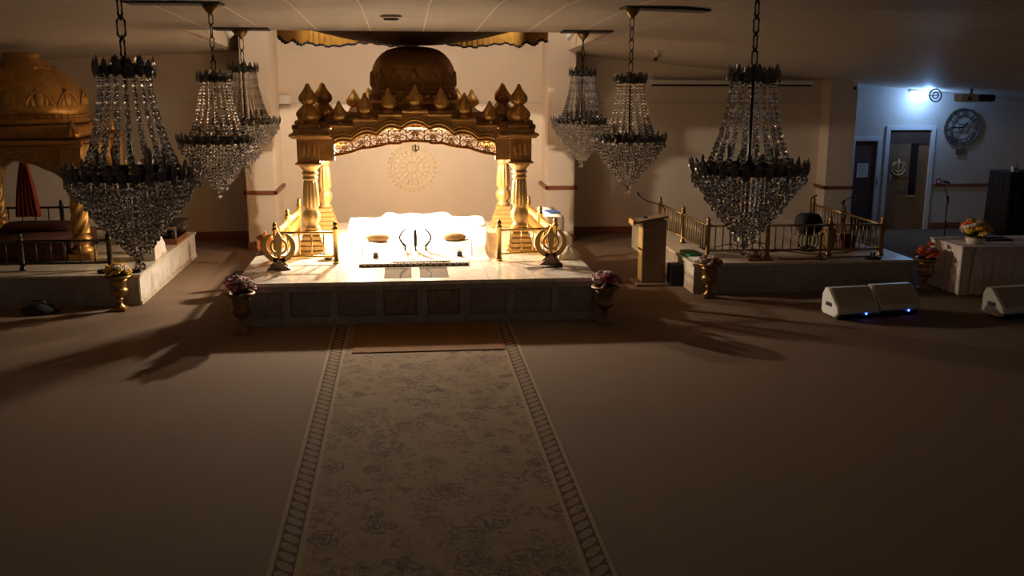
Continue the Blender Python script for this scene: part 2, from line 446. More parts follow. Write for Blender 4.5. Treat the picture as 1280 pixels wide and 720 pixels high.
# ------------------------------------------------------------------ main stage
SX0, SX1, SY0, SY1, SZ = -2.2, 2.52, 12.65, 17.9, .57
st = thing('marble_stage', 'white marble stage with panelled front carrying the golden canopy', 'stage', (.16, 15.2, 0))
def P_(mb, name, mat, par, label=None):       # parts modelled in world space under a moved empty
    o = mb.build(name, mat, par, label=label)
    o.matrix_parent_inverse = Matrix.Translation(-Vector(par.location))
    return o
P_(MB().box(SX0, SX1, SY0, SY1, SZ - .05, SZ, bev=.006), 'top_slab', M['marble_stage'], st)
P_(MB().box(SX0 + .03, SX1 - .03, SY0 + .06, SY1 - .02, 0, SZ - .05), 'body', M['marble_side'], st)
fr = MB()                                       # front frame with sunk panels
edges = [(-2.12, -1.60), (-1.50, -1.00), (-.90, -.41), (-.31, .12), (.26, .68), (.82, 1.30), (1.40, 1.90), (2.0, 2.46)]
fr.box(SX0 + .02, SX1 - .02, SY0 + .02, SY0 + .07, .0, .115); fr.box(SX0 + .02, SX1 - .02, SY0 + .02, SY0 + .07, .445, SZ - .05)
xs = [SX0 + .02] + [v for e in edges for v in e] + [SX1 - .02]
for i in range(0, len(xs), 2): fr.box(xs[i], xs[i + 1], SY0 + .02, SY0 + .07, .115, .445)
P_(fr, 'front_frame', M['marble_front'], st)
for i, (a, b) in enumerate(edges):
    hatch = i in (3, 4)
    pn = MB().box(a + .004, b - .004, SY0 + .052, SY0 + .068, .119, .441)
    o = P_(pn, 'hatch_panel' if hatch else 'front_panel', M['marble_hatch'] if hatch else M['marble_panel'], st, 'brownish hatch panel set in a dark joint' if hatch else None)
    q = MB(); t = .014 if hatch else .010
    q.box(a, b, SY0 + .02, SY0 + .045, .115, .115 + t).box(a, b, SY0 + .02, SY0 + .045, .445 - t, .445).box(a, a + t, SY0 + .02, SY0 + .045, .115 + t, .445 - t).box(b - t, b, SY0 + .02, SY0 + .045, .115 + t, .445 - t)
    P_(q, 'panel_moulding', M['door_dark'] if hatch else M['joint'], st)
for a, b in ((-.30, .06), (.17, .55)):
    P_(MB().box(a, b, 12.85, 13.55, SZ - .01, SZ + .004), 'stage_patch', M['grey_patch'], st, 'dark grey rectangle on the stage top')  # smooth dark grey rectangles, barely raised from the stage top

# ------------------------------------------------------------------ golden canopy
CX = .16
def bud_profile(h, r):
    return [(.62 * r, 0), (.70 * r, .02 * h), (.70 * r, .08 * h), (.50 * r, .11 * h), (.46 * r, .16 * h), (.72 * r, .20 * h), (.95 * r, .29 * h), (1.02 * r, .38 * h), (.98 * r, .47 * h), (.84 * r, .56 * h), (.62 * r, .66 * h), (.44 * r, .75 * h), (.33 * r, .83 * h), (.26 * r, .90 * h), (.18 * r, .96 * h), (.03 * r, h)]
def bud(mb, c, h, r):
    mb.lathe(bud_profile(h, r), c, 40, True, lambda k, a: 1 + (.14 * abs(math.sin(5 * a)) - .07 if 5 < k < 12 else 0))
def fluted_column(mb_shaft, mb_cap, mb_base, c, z0, z1, base_h, sq=.22):
    # stepped square base
    h = base_h / 5
    for k, w in enumerate((sq, sq * .86, sq * .78, sq * .66, sq * .56)):
        mb_base.box(c[0] - w, c[0] + w, c[1] - w, c[1] + w, z0 + k * h, z0 + (k + 1) * h, bev=.012)
    zs = z0 + base_h; H = z1 - zs
    prof = [(.095, 0), (.12, .03), (.10, .06), (.085, .085), (.115, .14), (.125, .2), (.118, .26), (.088, .31), (.098, .325), (.098, .35), (.112, .37), (.104, .55), (.092, .72), (.088, .76)]
    # sharper resolution for the flutes
    mb_shaft.lathe([(r, z * H) for r, z in prof], (c[0], c[1], zs), 48, True,
                   lambda k, a: 1 + (.10 * math.cos(12 * a) if 9 < k < 13 else (.05 * math.cos(8 * a) if 3 < k < 7 else 0)))
    pc = [(.088, .76), (.108, .775), (.108, .80), (.092, .81), (.096, .84), (.115, .87), (.098, .885), (.10, .905), (.125, .945), (.155, .985), (.16, 1.0)]
    mb_cap.lathe([(r, z * H) for r, z in pc], (c[0], c[1], zs), 36, True, lambda k, a: 1 + (.07 * abs(math.cos(6 * a)) if k in (4, 5, 8, 9) else 0))
pk = thing('golden_canopy', 'carved golden domed canopy on four columns over the white covered throne', 'canopy', (CX, 16.0, SZ))
CB = 1.90                                       # underside of the corner boxes
HW = 1.54; YFc, YBc = 14.77, 17.25
for sx in (-1, 1):
    for y in (YFc, YBc):
        s_, c_, b_ = MB(), MB(), MB()
        fluted_column(s_, c_, b_, (CX + sx * HW, y), SZ + .002, CB, .36)
        col = P_(s_, 'column', M['gold_lit'], pk)
        for nm, q in (('column_base', b_), ('capital', c_)):
            q.build(nm, M['gold_lit'], col)
        # corner box over the column
        q = MB().box(CX + sx * HW - .16, CX + sx * HW + .16, y - .16, y + .16, CB + .02, 2.28, bev=.008)
        q.box(CX + sx * HW - .19, CX + sx * HW + .19, y - .19, y + .19, CB - .0, CB + .03, bev=.008)
        for k in range(4):                    # raised carved tracery on the faces
            q.box(CX + sx * HW - .115, CX + sx * HW + .115, y - .168, y - .155, 1.97 + k * .075, 1.985 + k * .075)
        for k in range(3):
            q.ell((CX + sx * HW - .075 + .075 * k, y - .16, 2.11), (.03, .012, .09), 8, 6)
        P_(q, 'corner_block', M['gold_dark'], pk)
lobes = [(0, .195, 2.49), (.335, .19, 2.435), (.69, .20, 2.345), (1.035, .20, 2.245)]
def fret_top(x):
    ax = abs(x - CX); best = 2.09
    for c, w, z in lobes:
        d = (ax - c) / w
        if abs(d) < 1.15: best = max(best, z - .085 * d * d)
    return best
def arch_low(x):
    ax = abs(x - CX)
    base = 2.225 - .20 * (ax / 1.17) ** 1.7
    return base - .018 * abs(math.sin(PI * ax / .39)) * (1 if ax > .2 else .0)
def steps(x):
    ax = abs(x - CX)
    return 2.665 if ax < .19 else 2.64 if ax < .20 else 2.615 if ax < .53 else 2.545 if ax < .89 else 2.46 if ax < 1.2 else 2.40
def frange(a, b, n): return [a + (b - a) * i / n for i in range(n + 1)]
XS = frange(CX - 1.17, CX + 1.17, 120)
for y0, y1, nm in ((14.63, 14.76, 'front_fascia'), (17.28, 17.40, 'rear_fascia')):
    q = MB()
    xx = sorted(set([round(v, 4) for v in frange(CX - 1.38, CX + 1.38, 140)]))
    q.strip(xx, (lambda x: fret_top(x) if abs(x - CX) < 1.17 else 2.0) if nm == 'front_fascia' else (lambda x: 2.26 - .16 * (abs(x - CX) / 1.38) ** 2), steps, y0, y1)
    for s in (-1, 1): q.box(min(CX + s * 1.17, CX + s * 1.39), max(CX + s * 1.17, CX + s * 1.39), y0 + .02, y1, 1.955, 2.3)
    P_(q, nm, M['gold_dark'] if nm == 'front_fascia' else M['gold_lit'], pk)
# lobed mouldings on the front
for off, rad, yy in ((.0, .016, 14.625), (.05, .02, 14.62), (.095, .014, 14.625)):
    P_(MB().tube([(x, yy, fret_top(x) + off) for x in XS], rad, 6), 'lobed_moulding', M['gold'], pk)
# stepped shelves carrying the finials, front
q = MB()
for a, b, z in ((-.19, .19, 2.665), (.19, .53, 2.615), (-.53, -.19, 2.615), (.53, .89, 2.545), (-.89, -.53, 2.545), (.89, 1.22, 2.46), (-1.22, -.89, 2.46)):
    q.box(CX + a, CX + b, 14.59, 14.86, z - .02, z + .012, bev=.006)
P_(q, 'stepped_ledge', M['gold'], pk)
# fretwork: scrolls, flowers and leaves between arch_low and fret_top
q = MB(); yf = 14.70
q.tube([(x, yf, arch_low(x) + .012) for x in XS], .02, 6)
q.tube([(x, yf - .03, arch_low(x) - .004) for x in XS], .012, 6)
q.tube([(x, yf, fret_top(x) - .012) for x in XS], .014, 6)
def flower(mb, x, z, r):
    mb.ell((x, yf - .015, z), (r * .45, .02, r * .45), 8, 5)
    for k in range(6):
        a = k * PI / 3
        mb.ell((x + r * .72 * math.cos(a), yf - .008, z + r * .72 * math.sin(a)), (r * .38, .012, r * .38), 7, 4)
ncell = 9
def flat(mb, pts, r):
    """flat scroll: a tube squashed to a sawn strip"""
    n0 = len(mb.v); mb.tube(pts, r, 6, False)
    for i in range(n0, len(mb.v)):
        x, y, z = mb.v[i]; mb.v[i] = (x, yf + max(-.014, min(.014, (y - yf) * 3)), z)
for k in range(ncell):
    xc = CX - 1.17 + 2.34 * (k + .5) / ncell
    lo, hi = arch_low(xc) + .02, fret_top(xc) - .02; zm = (lo + hi) / 2; hh = (hi - lo) / 2
    flower(q, xc, zm - .01, min(.058, hh * .48))
    for s in (-1, 1):
        for u in (-1, 1):
            pts = []
            for t in frange(0, 1, 18):
                a = PI * (.5 if u > 0 else -.5) * 0 + t * 2.1 * PI; rr = .062 * (1 - .72 * t)
                pts.append((xc + s * (.070 + rr * math.cos(a) * .85), yf, zm + u * (hh * .50 + rr * math.sin(a) * .9)))
            flat(q, pts, [.010 - .003 * t for t in frange(0, 1, 18)])
        flat(q, [(xc + s * .04, yf, zm), (xc + s * .08, yf, zm + .02), (xc + s * .13, yf, zm - .01)], .009)
        q.ell((xc + s * .128, yf - .005, zm + hh * .62), (.012, .012, .04), 7, 5)
        q.ell((xc + s * .03, yf - .005, zm + hh * .72), (.034, .012, .013), 7, 5); q.ell((xc + s * .03, yf - .005, zm - hh * .74), (.034, .012, .013), 7, 5)
        q.ell((xc + s * .128, yf - .005, zm - hh * .62), (.012, .012, .04), 7, 5)
P_(q, 'fretwork_screen', M['gold_dark'], pk)
# side fascias and roof
for s in (-1, 1):
    a, b = sorted((CX + s * (HW - .07), CX + s * (HW + .06)))
    P_(MB().box(a, b, 14.9, 17.1, 2.06, 2.42), 'side_fascia', M['gold_dark'], pk)
for sg in (-1, 1):
    q = MB()
    for xa, xb, ya, yb, za, zb in ((1.20, 1.80, 14.52, 17.55, 2.30, 2.345), (1.22, 1.74, 14.56, 17.5, 2.345, 2.41), (1.19, 1.77, 14.535, 17.52, 2.275, 2.302)):
        a, b = sorted((CX + sg * xa, CX + sg * xb)); q.box(a, b, ya, yb, za, zb, bev=.01)
    P_(q, 'cornice', M['gold_dark'], pk)
q = MB().box(CX - 1.3, CX + 1.3, 14.8, 17.3, 2.50, 2.56, bev=.01).box(CX - 1.0, CX + 1.0, 15.0, 17.1, 2.56, 2.64, bev=.01).box(CX - 1.45, CX + 1.45, 14.78, 17.25, 2.42, 2.50)
P_(q, 'roof', M['gold_dark'], pk)
for x, z in ((0, 2.675), (.38, 2.625), (-.38, 2.625), (.72, 2.555), (-.72, 2.555), (1.09, 2.47), (-1.09, 2.47)):
    q = MB(); bud(q, (CX + x, 14.71, z), .37 if abs(x) < .9 else .34, .115)
    P_(q, 'finial', M['gold'], pk)
for x, z in ((.50, 2.64), (-.50, 2.64), (1.0, 2.58), (-1.0, 2.58), (.75, 2.6), (-.75, 2.6)):
    q = MB(); bud(q, (CX + x, 17.3, z), .36, .12)
    P_(q, 'finial', M['gold'], pk)
for s in (-1, 1):                               # two-tier corner turrets
    for x, y in ((HW - .02, 14.74), (HW + .03, 15.15), (HW - .18, 15.45), (HW - .02, 17.25)):
        q = MB()
        q.box(CX + s * x - .15, CX + s * x + .15, y - .15, y + .15, 2.40, 2.47, bev=.02)
        bud(q, (CX + s * x, y, 2.46), .36, .165)
        bud(q, (CX + s * x, y, 2.69), .36, .125)
        P_(q, 'corner_turret', M['gold'], pk)
    q = MB()
    for k, (x, h) in enumerate(((HW + .15, .12), (HW + .19, .06), (HW + .10, .2))):
        a, b = sorted((CX + s * (x - .06), CX + s * (x + .03)))
        q.box(a, b, 14.62, 17.4, 2.40, 2.41 + h, bev=.01)
    P_(q, 'turret_plinth', M['gold_dark'], pk)
# dome
dr = [(.665, 2.60), (.665, 2.72), (.69, 2.735), (.69, 2.76), (.66, 2.775), (.655, 2.90), (.675, 2.91), (.675, 2.945)]
P_(MB().lathe([(r, z) for r, z in dr], (CX, 16.0, 0), 48), 'dome_drum', M['gold_dark'], pk)
q = MB()
for k in range(40):
    a = 2 * PI * k / 40
    q.ell((CX + .665 * math.cos(a), 16 + .665 * math.sin(a), 2.84), (.035, .035, .045), 8, 5)
P_(q, 'drum_beading', M['gold_dark'], pk)
dp = [(.645, 2.945), (.655, 3.0), (.655, 3.1), (.645, 3.2), (.62, 3.3), (.57, 3.4), (.49, 3.49), (.40, 3.55), (.30, 3.585), (.15, 3.605), (.01, 3.61)]
P_(MB().lathe(dp, (CX, 16.0, 0), 64, True, lambda k, a: 1 + (.012 * abs(math.cos(12 * a)))), 'dome', M['gold_dark'], pk)
for k in range(14):                             # raised lotus petals around the dome
    a = 2 * PI * k / 14 + .22; q = MB()
    for da, z, w, h in ((0, 3.14, .060, .135), (-.10, 3.09, .045, .09), (.10, 3.09, .045, .09), (-.17, 3.05, .03, .06), (.17, 3.05, .03, .06)):
        q.ell((0, 0, 0), (.035, w, h), 10, 7, Matrix.Translation((CX + .645 * math.cos(a + da), 16 + .645 * math.sin(a + da), z)) @ Matrix.Rotation(a + da, 4, 'Z') @ Matrix.Rotation(R(-8), 4, 'Y'))
    q.tube([(CX + .665 * math.cos(a + d), 16 + .665 * math.sin(a + d), 3.02 + .20 * (1 - (d / .2) ** 2)) for d in frange(-.2, .2, 10)], .012, 5)
    P_(q, 'dome_petal', M['gold_dark'], pk)
# lamp under the dome
lp = MB().lathe([(.10, 2.40), (.16, 2.38), (.17, 2.30), (.12, 2.29)], (-.7, 15.8, 0), 24).lathe([(.02, 2.38), (.02, 2.46)], (-.7, 15.8, 0), 8)
P_(lp, 'lamp_housing', M['brass'], pk)
# small emblem hanging in the arch
def khanda_mesh(mb, s, y0, y1, base=True):
    """double edged sword, ring and two crossing curved swords; s = overall height; local XZ"""
    h = s
    mb.prism([(-.045 * h, .20 * h), (-.03 * h, .30 * h), (-.085 * h, .62 * h), (-.095 * h, .82 * h), (-.04 * h, .93 * h), (0, 1.0 * h), (.04 * h, .93 * h), (.095 * h, .82 * h), (.085 * h, .62 * h), (.03 * h, .30 * h), (.045 * h, .20 * h)], y0 - .004, y1 + .004)
    def ann(c, r0, r1, a0, a1, n, w=None):
        for i in range(n):
            a, b = a0 + (a1 - a0) * i / n, a0 + (a1 - a0) * (i + 1) / n
            f = lambda t: 1.
            if w: f = w
            ta, tb = i / n, (i + 1) / n
            ma = (r0 + r1) / 2; ha, hb = (r1 - r0) / 2 * f(ta), (r1 - r0) / 2 * f(tb)
            pts = [(c[0] + (ma - ha) * math.cos(a), c[1] + (ma - ha) * math.sin(a)), (c[0] + (ma + ha) * math.cos(a), c[1] + (ma + ha) * math.sin(a)),
                   (c[0] + (ma + hb) * math.cos(b), c[1] + (ma + hb) * math.sin(b)), (c[0] + (ma - hb) * math.cos(b), c[1] + (ma - hb) * math.sin(b))]
            mb.prism(pts, y0, y1)
    ann((0, .60 * h), .17 * h, .225 * h, 0, 2 * PI, 32)
    for sg in (-1, 1):
        a0 = -PI / 2 - sg * .42
        ann((0, .60 * h), .31 * h, .415 * h, a0, a0 + sg * 3.15, 32, lambda t: .75 + .55 * math.sin(PI * min(1, t * .9 + .1)) if t < .9 else max(.05, (1 - t) * 10 * .9))
        mb.prism([(sg * .02 * h, .22 * h), (sg * .20 * h, .06 * h), (sg * .24 * h, .10 * h), (sg * .06 * h, .27 * h)][::sg], y0, y1)
    if base:
        mb.prism([(-.30 * h, 0), (.30 * h, 0), (.26 * h, .03 * h), (.17 * h, .09 * h), (-.17 * h, .09 * h), (-.26 * h, .03 * h)], y0 - .06, y1 + .06)
        mb.prism([(-.06 * h, .08 * h), (.06 * h, .08 * h), (.05 * h, .25 * h), (-.05 * h, .25 * h)], y0, y1)
q = MB(); khanda_mesh(q, .135, -.008, .008, False)
q.tube([(0, 0, .13), (0, 0, .17)], .003)
o = q.build('hanging_emblem', M['brass_dull'], None, (CX, 14.70, 2.055)); tag(o, 'tiny gold sword-and-ring emblem hanging in the canopy arch', 'emblem')

# the two standing emblems
def stand_emblem(x, y, label):
    t = thing('sword_emblem_stand', label, 'emblem', (x, y, SZ + .001), 0, 'sword emblems on the stage')
    q = MB(); khanda_mesh(q, .53, -.02, .02, False); q.build('emblem', M['wood_light'], t)
    h = .53
    MB().prism([(-.32 * h, 0), (.32 * h, 0), (.27 * h, .035 * h), (.17 * h, .11 * h), (.07 * h, .15 * h), (.06 * h, .25 * h), (-.06 * h, .25 * h), (-.07 * h, .15 * h), (-.17 * h, .11 * h), (-.27 * h, .035 * h)], -.07, .07).build('base', M['wood'], t)
M['wood_light'] = pmat('gold_painted_wood', (.56, .36, .11), .45, .2, .08, 5)
stand_emblem(-1.73, 13.60, 'gold sword-and-ring emblem on a stand beside the copper pot')
stand_emblem(2.02, 13.66, 'gold sword-and-ring emblem on a stand near the black microphone')

# ------------------------------------------------------------------ railings
def railing(label, runs, z0, h, post_h, spacing, mat, rail_r=.018, bal_r=.010, post_r=.035, group='brass railings', skip=()):
    """runs: list of polylines, every vertex gets a post"""
    t = thing('railing', label, 'railing', (runs[0][0][0], runs[0][0][1], z0), 0, group)
    seen = set()
    segi = 0
    for run in runs:
        for (x, y) in run:
            if (x, y) in seen: continue
            seen.add((x, y))
            q = MB().lathe([(post_r * 1.35, 0), (post_r * 1.35, .03), (post_r, .05), (post_r, post_h - .13), (post_r * 1.25, post_h - .12), (post_r * 1.25, post_h - .10), (post_r * .7, post_h - .09), (post_r * .95, post_h - .07), (post_r * .85, post_h - .03), (post_r * .4, post_h - .01), (.003, post_h)], (x, y, z0), 14)
            P_(q, 'post', mat, t)
        for (a, b) in zip(run[:-1], run[1:]):
            A, B = Vector((*a, 0)), Vector((*b, 0)); L = (B - A).length
            for zz, nm in ((z0 + h, 'top_rail'), (z0 + .10, 'bottom_rail')):
                P_(MB().tube([(A.x, A.y, zz), (B.x, B.y, zz)], rail_r, 8), nm, mat, t)
            sp_ = spacing[min(segi, len(spacing) - 1)] if isinstance(spacing, (list, tuple)) else spacing; segi += 1
            n = max(1, round(L / sp_))
            for k in range(1, n):
                p = A.lerp(B, k / n)
                P_(MB().tube([(p.x, p.y, z0 + .10), (p.x, p.y, z0 + h)], bal_r, 6), 'baluster', mat, t)
    return t
railing('short brass railing left of the white throne, running back beside the left columns', [[(-.99, 13.98), (-1.82, 13.98), (-1.80, 15.35), (-1.76, 16.7)]], SZ + .002, .44, .60, (.155, .062), M['brass'])
railing('short brass railing right of the white throne, running back beside the right columns', [[(1.32, 13.98), (2.14, 14.06), (2.10, 15.35), (2.08, 16.7)]], SZ + .002, .44, .60, (.155, .062), M['brass'])

# ------------------------------------------------------------------ covered throne
def smooth(a, b, x):
    t = max(0., min(1., (x - a) / (b - a))); return t * t * (3 - 2 * t)
def throne_z(x, y):
    u = x - CX - .02
    w_ = 1.03 + .10 * smooth(14.2, 15.6, y); side = 1 - smooth(w_ - .05, w_, abs(u))
    front = .35 * smooth(13.86, 13.92, y) + .65 * smooth(13.88, 14.5, y)
    back = 1 - smooth(16.40, 16.48, y)
    z = .08 + .09 * smooth(14.0, 14.5, y) + .09 * smooth(14.8, 15.5, y) + .04 * smooth(15.6, 16.0, y)
    mid = 1 - smooth(.50, .60, abs(u))
    z += .055 * mid * smooth(15.0, 15.5, y)
    z += .022 * math.exp(-((abs(u) - .42) / .10) ** 2) * smooth(15.2, 15.6, y)
    z += .006 * math.sin(17 * x + 5 * y) + .005 * math.sin(9 * y - 13 * x)
    return SZ + .003 + z * side * front * back
nx, ny = 90, 90
vs, fs = [], []
for j in range(ny + 1):
    for i in range(nx + 1):
        y = 13.85 + 2.64 * j / ny; x = CX + .02 + (2 * i / nx - 1) * (1.03 + .10 * smooth(14.2, 15.6, y))
        vs.append((x, y, throne_z(x, y)))
for j in range(ny):
    for i in range(nx): fs.append((j * (nx + 1) + i, j * (nx + 1) + i + 1, (j + 1) * (nx + 1) + i + 1, (j + 1) * (nx + 1) + i))
th = thing('covered_throne', 'wide low throne draped in white cloth under the golden canopy', 'throne', (CX, 15.2, SZ))
P_(MB().add(vs, fs, True), 'cloth_cover', M['white_cloth'], th)
# raised rectangular bolsters under/over the cloth
def softbox(mb, x0, x1, y0, y1, z0, z1, r=.06, n=6):
    cx, cy, cz_ = (x0 + x1) / 2, (y0 + y1) / 2, (z0 + z1) / 2; hx, hy, hz = (x1 - x0) / 2, (y1 - y0) / 2, (z1 - z0) / 2
    rings = []
    for k in range(13):
        ph = -PI / 2 + PI * k / 12
        ring = []
        for i in range(40):
            a = 2 * PI * i / 40
            ca, sa = math.cos(a), math.sin(a)
            e = .45
            f = lambda v: math.copysign(abs(v) ** e, v)
            cp = abs(math.cos(ph)) ** e
            ring.append((cx + hx * f(ca) * cp, cy + hy * f(sa) * cp, cz_ + hz * f(math.sin(ph))))
        rings.append(ring)
    mb.loft(rings, True, True)
for s, nm in ((-1, 'side_bolster'), (1, 'side_bolster')):
    q = MB(); softbox(q, CX + .02 + s * .82 - .27, CX + .02 + s * .82 + .27, 15.5, 16.35, SZ + .15, SZ + .305); P_(q, nm, M['white_cloth'], th)
q = MB(); softbox(q, CX - .50, CX + .54, 15.55, 16.3, SZ + .2, SZ + .375); P_(q, 'centre_cushion', M['white_cloth'], th)
for x, lab in ((-.42, 'cream oval cushion on the left half of the white throne'), (.72, 'cream oval cushion on the right half of the white throne')):
    y = 14.78; z = throne_z(x, y)
    t = thing('oval_cushion', lab, 'cushion', (x, y, z), 0, 'oval cushions on the throne')
    q = MB(); q.ell((0, 0, .055), (.175, .10, .07), 24, 12); q.build('cushion_body', M['cream_cloth'], t)
    q = MB(); q.tube([(.175 * math.cos(a), .10 * math.sin(a), .055) for a in frange(0, 2 * PI, 32)[:-1]], .008, 6, closed=True)
    q.build('piping', M['brass_dull'], t)
# swords standing on the front of the throne
def sword(x, curve, label):
    y = 14.30; z = throne_z(x, y)
    t = thing('curved_sword' if curve else 'straight_sword', label, 'sword', (x, y, z), 0, 'swords on the throne')
    pts = [(curve * (.085 * math.sin(PI * k / 12) - .01) , .10 * k / 12, .05 + .24 * k / 12) for k in range(13)]
    if curve:
        MB().tube(pts, [.017 - .006 * k / 12 for k in range(13)], 6).build('blade', M['dark_steel'], t)
    else:
        MB().prism([(-.022, .05), (.022, .05), (.026, .20), (.02, .28), (0, .31), (-.02, .28), (-.026, .20)], -.006, .006, Matrix.Rotation(R(-20), 4, 'X')).build('blade', M['dark_steel'], t)
    MB().tube([(0, 0, .0), (0, 0, .055)], .012, 8).ell((0, 0, .003), .017, 8, 6).build('hilt', M['black'], t)
    MB().box(-.04, .04, -.012, .012, .05, .062, bev=.003).build('guard', M['brass_dull'], t)
sword(-.02, -1, 'steel sword curving left, left of the straight sword on the throne front')
sword(.13, 0, 'short straight broad sword in the middle of the throne front')
sword(.28, 1, 'steel sword curving right, right of the straight sword on the throne front')
# two low frames and cards on the front corners
for s, lab in ((-1, 'slim metal stand with card at the left front of the white throne'), (1, 'slim metal stand with card at the right front of the white throne')):
    x = CX + s * .78; y = 14.12; z = throne_z(x, y)
    t = thing('small_stand', lab, 'stand', (x, y, z), 0, 'slim stands on the throne front')
    MB().tube([(0, 0, 0), (0, .02, .22), (-s * .10, .02, .23)], .007, 6).build('frame', M['dark_steel'], t)
    MB().box(-s * .18 - .04, -s * .18 + .04, -.03, .03, 0, .012).build('foot_plate', M['dark_steel'], t)
    MB().box(-s * .18 - .035, -s * .18 + .035, -.01, .0, .012, .06).build('card', M['dark_steel'], t)
    MB().prism([(-s * .18 - .03, .06), (-s * .18 + .03, .06), (-s * .18, .10)], -.01, 0).build('card_top', M['white_cloth'], t)
mt = thing('lace_mat', 'white mat with dark lace border spread before the throne', 'mat', (.10, 13.78, SZ + .005))
P_(MB().box(-.66, .87, 13.66, 13.90, SZ + .005, SZ + .012), 'mat_body', M['white_cloth'], mt)
lb = MB().box(-.76, .77, -.012, .012, .0, .036).build('lace_edge', M['lace'], mt); lb.location = (0, -.12, .004) 
P_(MB().tube([(-.20, 13.80, SZ + .026), (.60, 13.82, SZ + .026)], .014, 8), 'rolled_edge', M['brown_cloth'], mt)

# ------------------------------------------------------------------ wall emblem
em = thing('wall_emblem', 'pale gold round ornament on the rear wall seen through the canopy arch', 'wall ornament', (.14, YW - .004, 1.375))
q = MB()
for k in range(30):
    a = 2 * PI * k / 30; q.ell((.46 * math.cos(a), -.01, .46 * math.sin(a)), (.024, .014, .024), 8, 5)
q.build('bead_rim', M['emblem'], em)
def circ(r, n=40): return [(r * math.cos(2 * PI * k / n), -.006, r * math.sin(2 * PI * k / n)) for k in range(n)]
for r, w in ((.405, .008), (.35, .006), (.24, .007), (.10, .009)): MB().tube(circ(r), w, 5, closed=True).build('ring', M['emblem'], em)
q = MB()
for k in range(20):
    a = 2 * PI * k / 20
    q.tube([(.26 * math.cos(a), -.005, .26 * math.sin(a)), (.30 * math.cos(a + .07), -.005, .30 * math.sin(a + .07)), (.34 * math.cos(a), -.005, .34 * math.sin(a))], .006, 5)
for k in range(12):
    a = 2 * PI * k / 12
    q.ell((0, 0, 0), (.055, .008, .012), 8, 5, Matrix.Translation((.17 * math.cos(a), -.005, .17 * math.sin(a))) @ Matrix.Rotation(-a, 4, 'Y'))
q.build('scroll_relief', M['emblem'], em)

# ------------------------------------------------------------------ cloth ceiling behind the tile edge
cl = thing('hanging_cloth_canopy', 'brown sagging cloth with gold pleated frill hanging above the golden dome', 'cloth canopy', (CX, 16.2, 3.65))
q = MB(); rings = []
for k in range(15):
    u = k / 14; r = .2 + 1.22 * u
    rings.append([(CX + 1.15 * r * math.cos(a), 16.1 + r * .8 * math.sin(a), 3.625 + .25 * u ** 1.6 + .012 * math.sin(14 * a) * u) for a in frange(0, 2 * PI, 56)[:-1]])
q.loft(rings, False, True); P_(q, 'sagging_cloth', M['brown_cloth'], cl)
q = MB(); fq = MB()
path = [(-1.78, 15.0), (-1.72, 16.0), (-1.56, 17.6), (1.92, 17.6), (2.06, 16.0), (2.12, 15.0)]
def along(path, step):
    out = []
    for (a, b) in zip(path[:-1], path[1:]):
        A, B = Vector(a), Vector(b); n = max(1, int((B - A).length / step))
        for k in range(n): out.append(A.lerp(B, k / n))
    out.append(Vector(path[-1])); return out
pts = along(path, .03)
r0, r1, r2 = [], [], []
rows = [[], [], [], []]
for i, p in enumerate(pts):
    d = .025 * math.sin(i * 2.1)
    sc_ = .03 * math.cos(i * .16) + .012 * math.sin(i * .9)
    for k, z in enumerate((4.0, 3.82, 3.69 + sc_, 3.655 + sc_)):
        rows[k].append((p.x + d, p.y + d, z))
q.loft(rows[:3], False, True, closed=False); fq.loft(rows[2:], False, True, closed=False)
P_(q, 'pleated_frill', M['tassel'], cl); P_(fq, 'dark_fringe', M['navy'], cl)
P_(MB().tube([(x, y, 4.0) for x, y in path], .02, 6), 'hanging_frame', M['ring_metal'], cl)

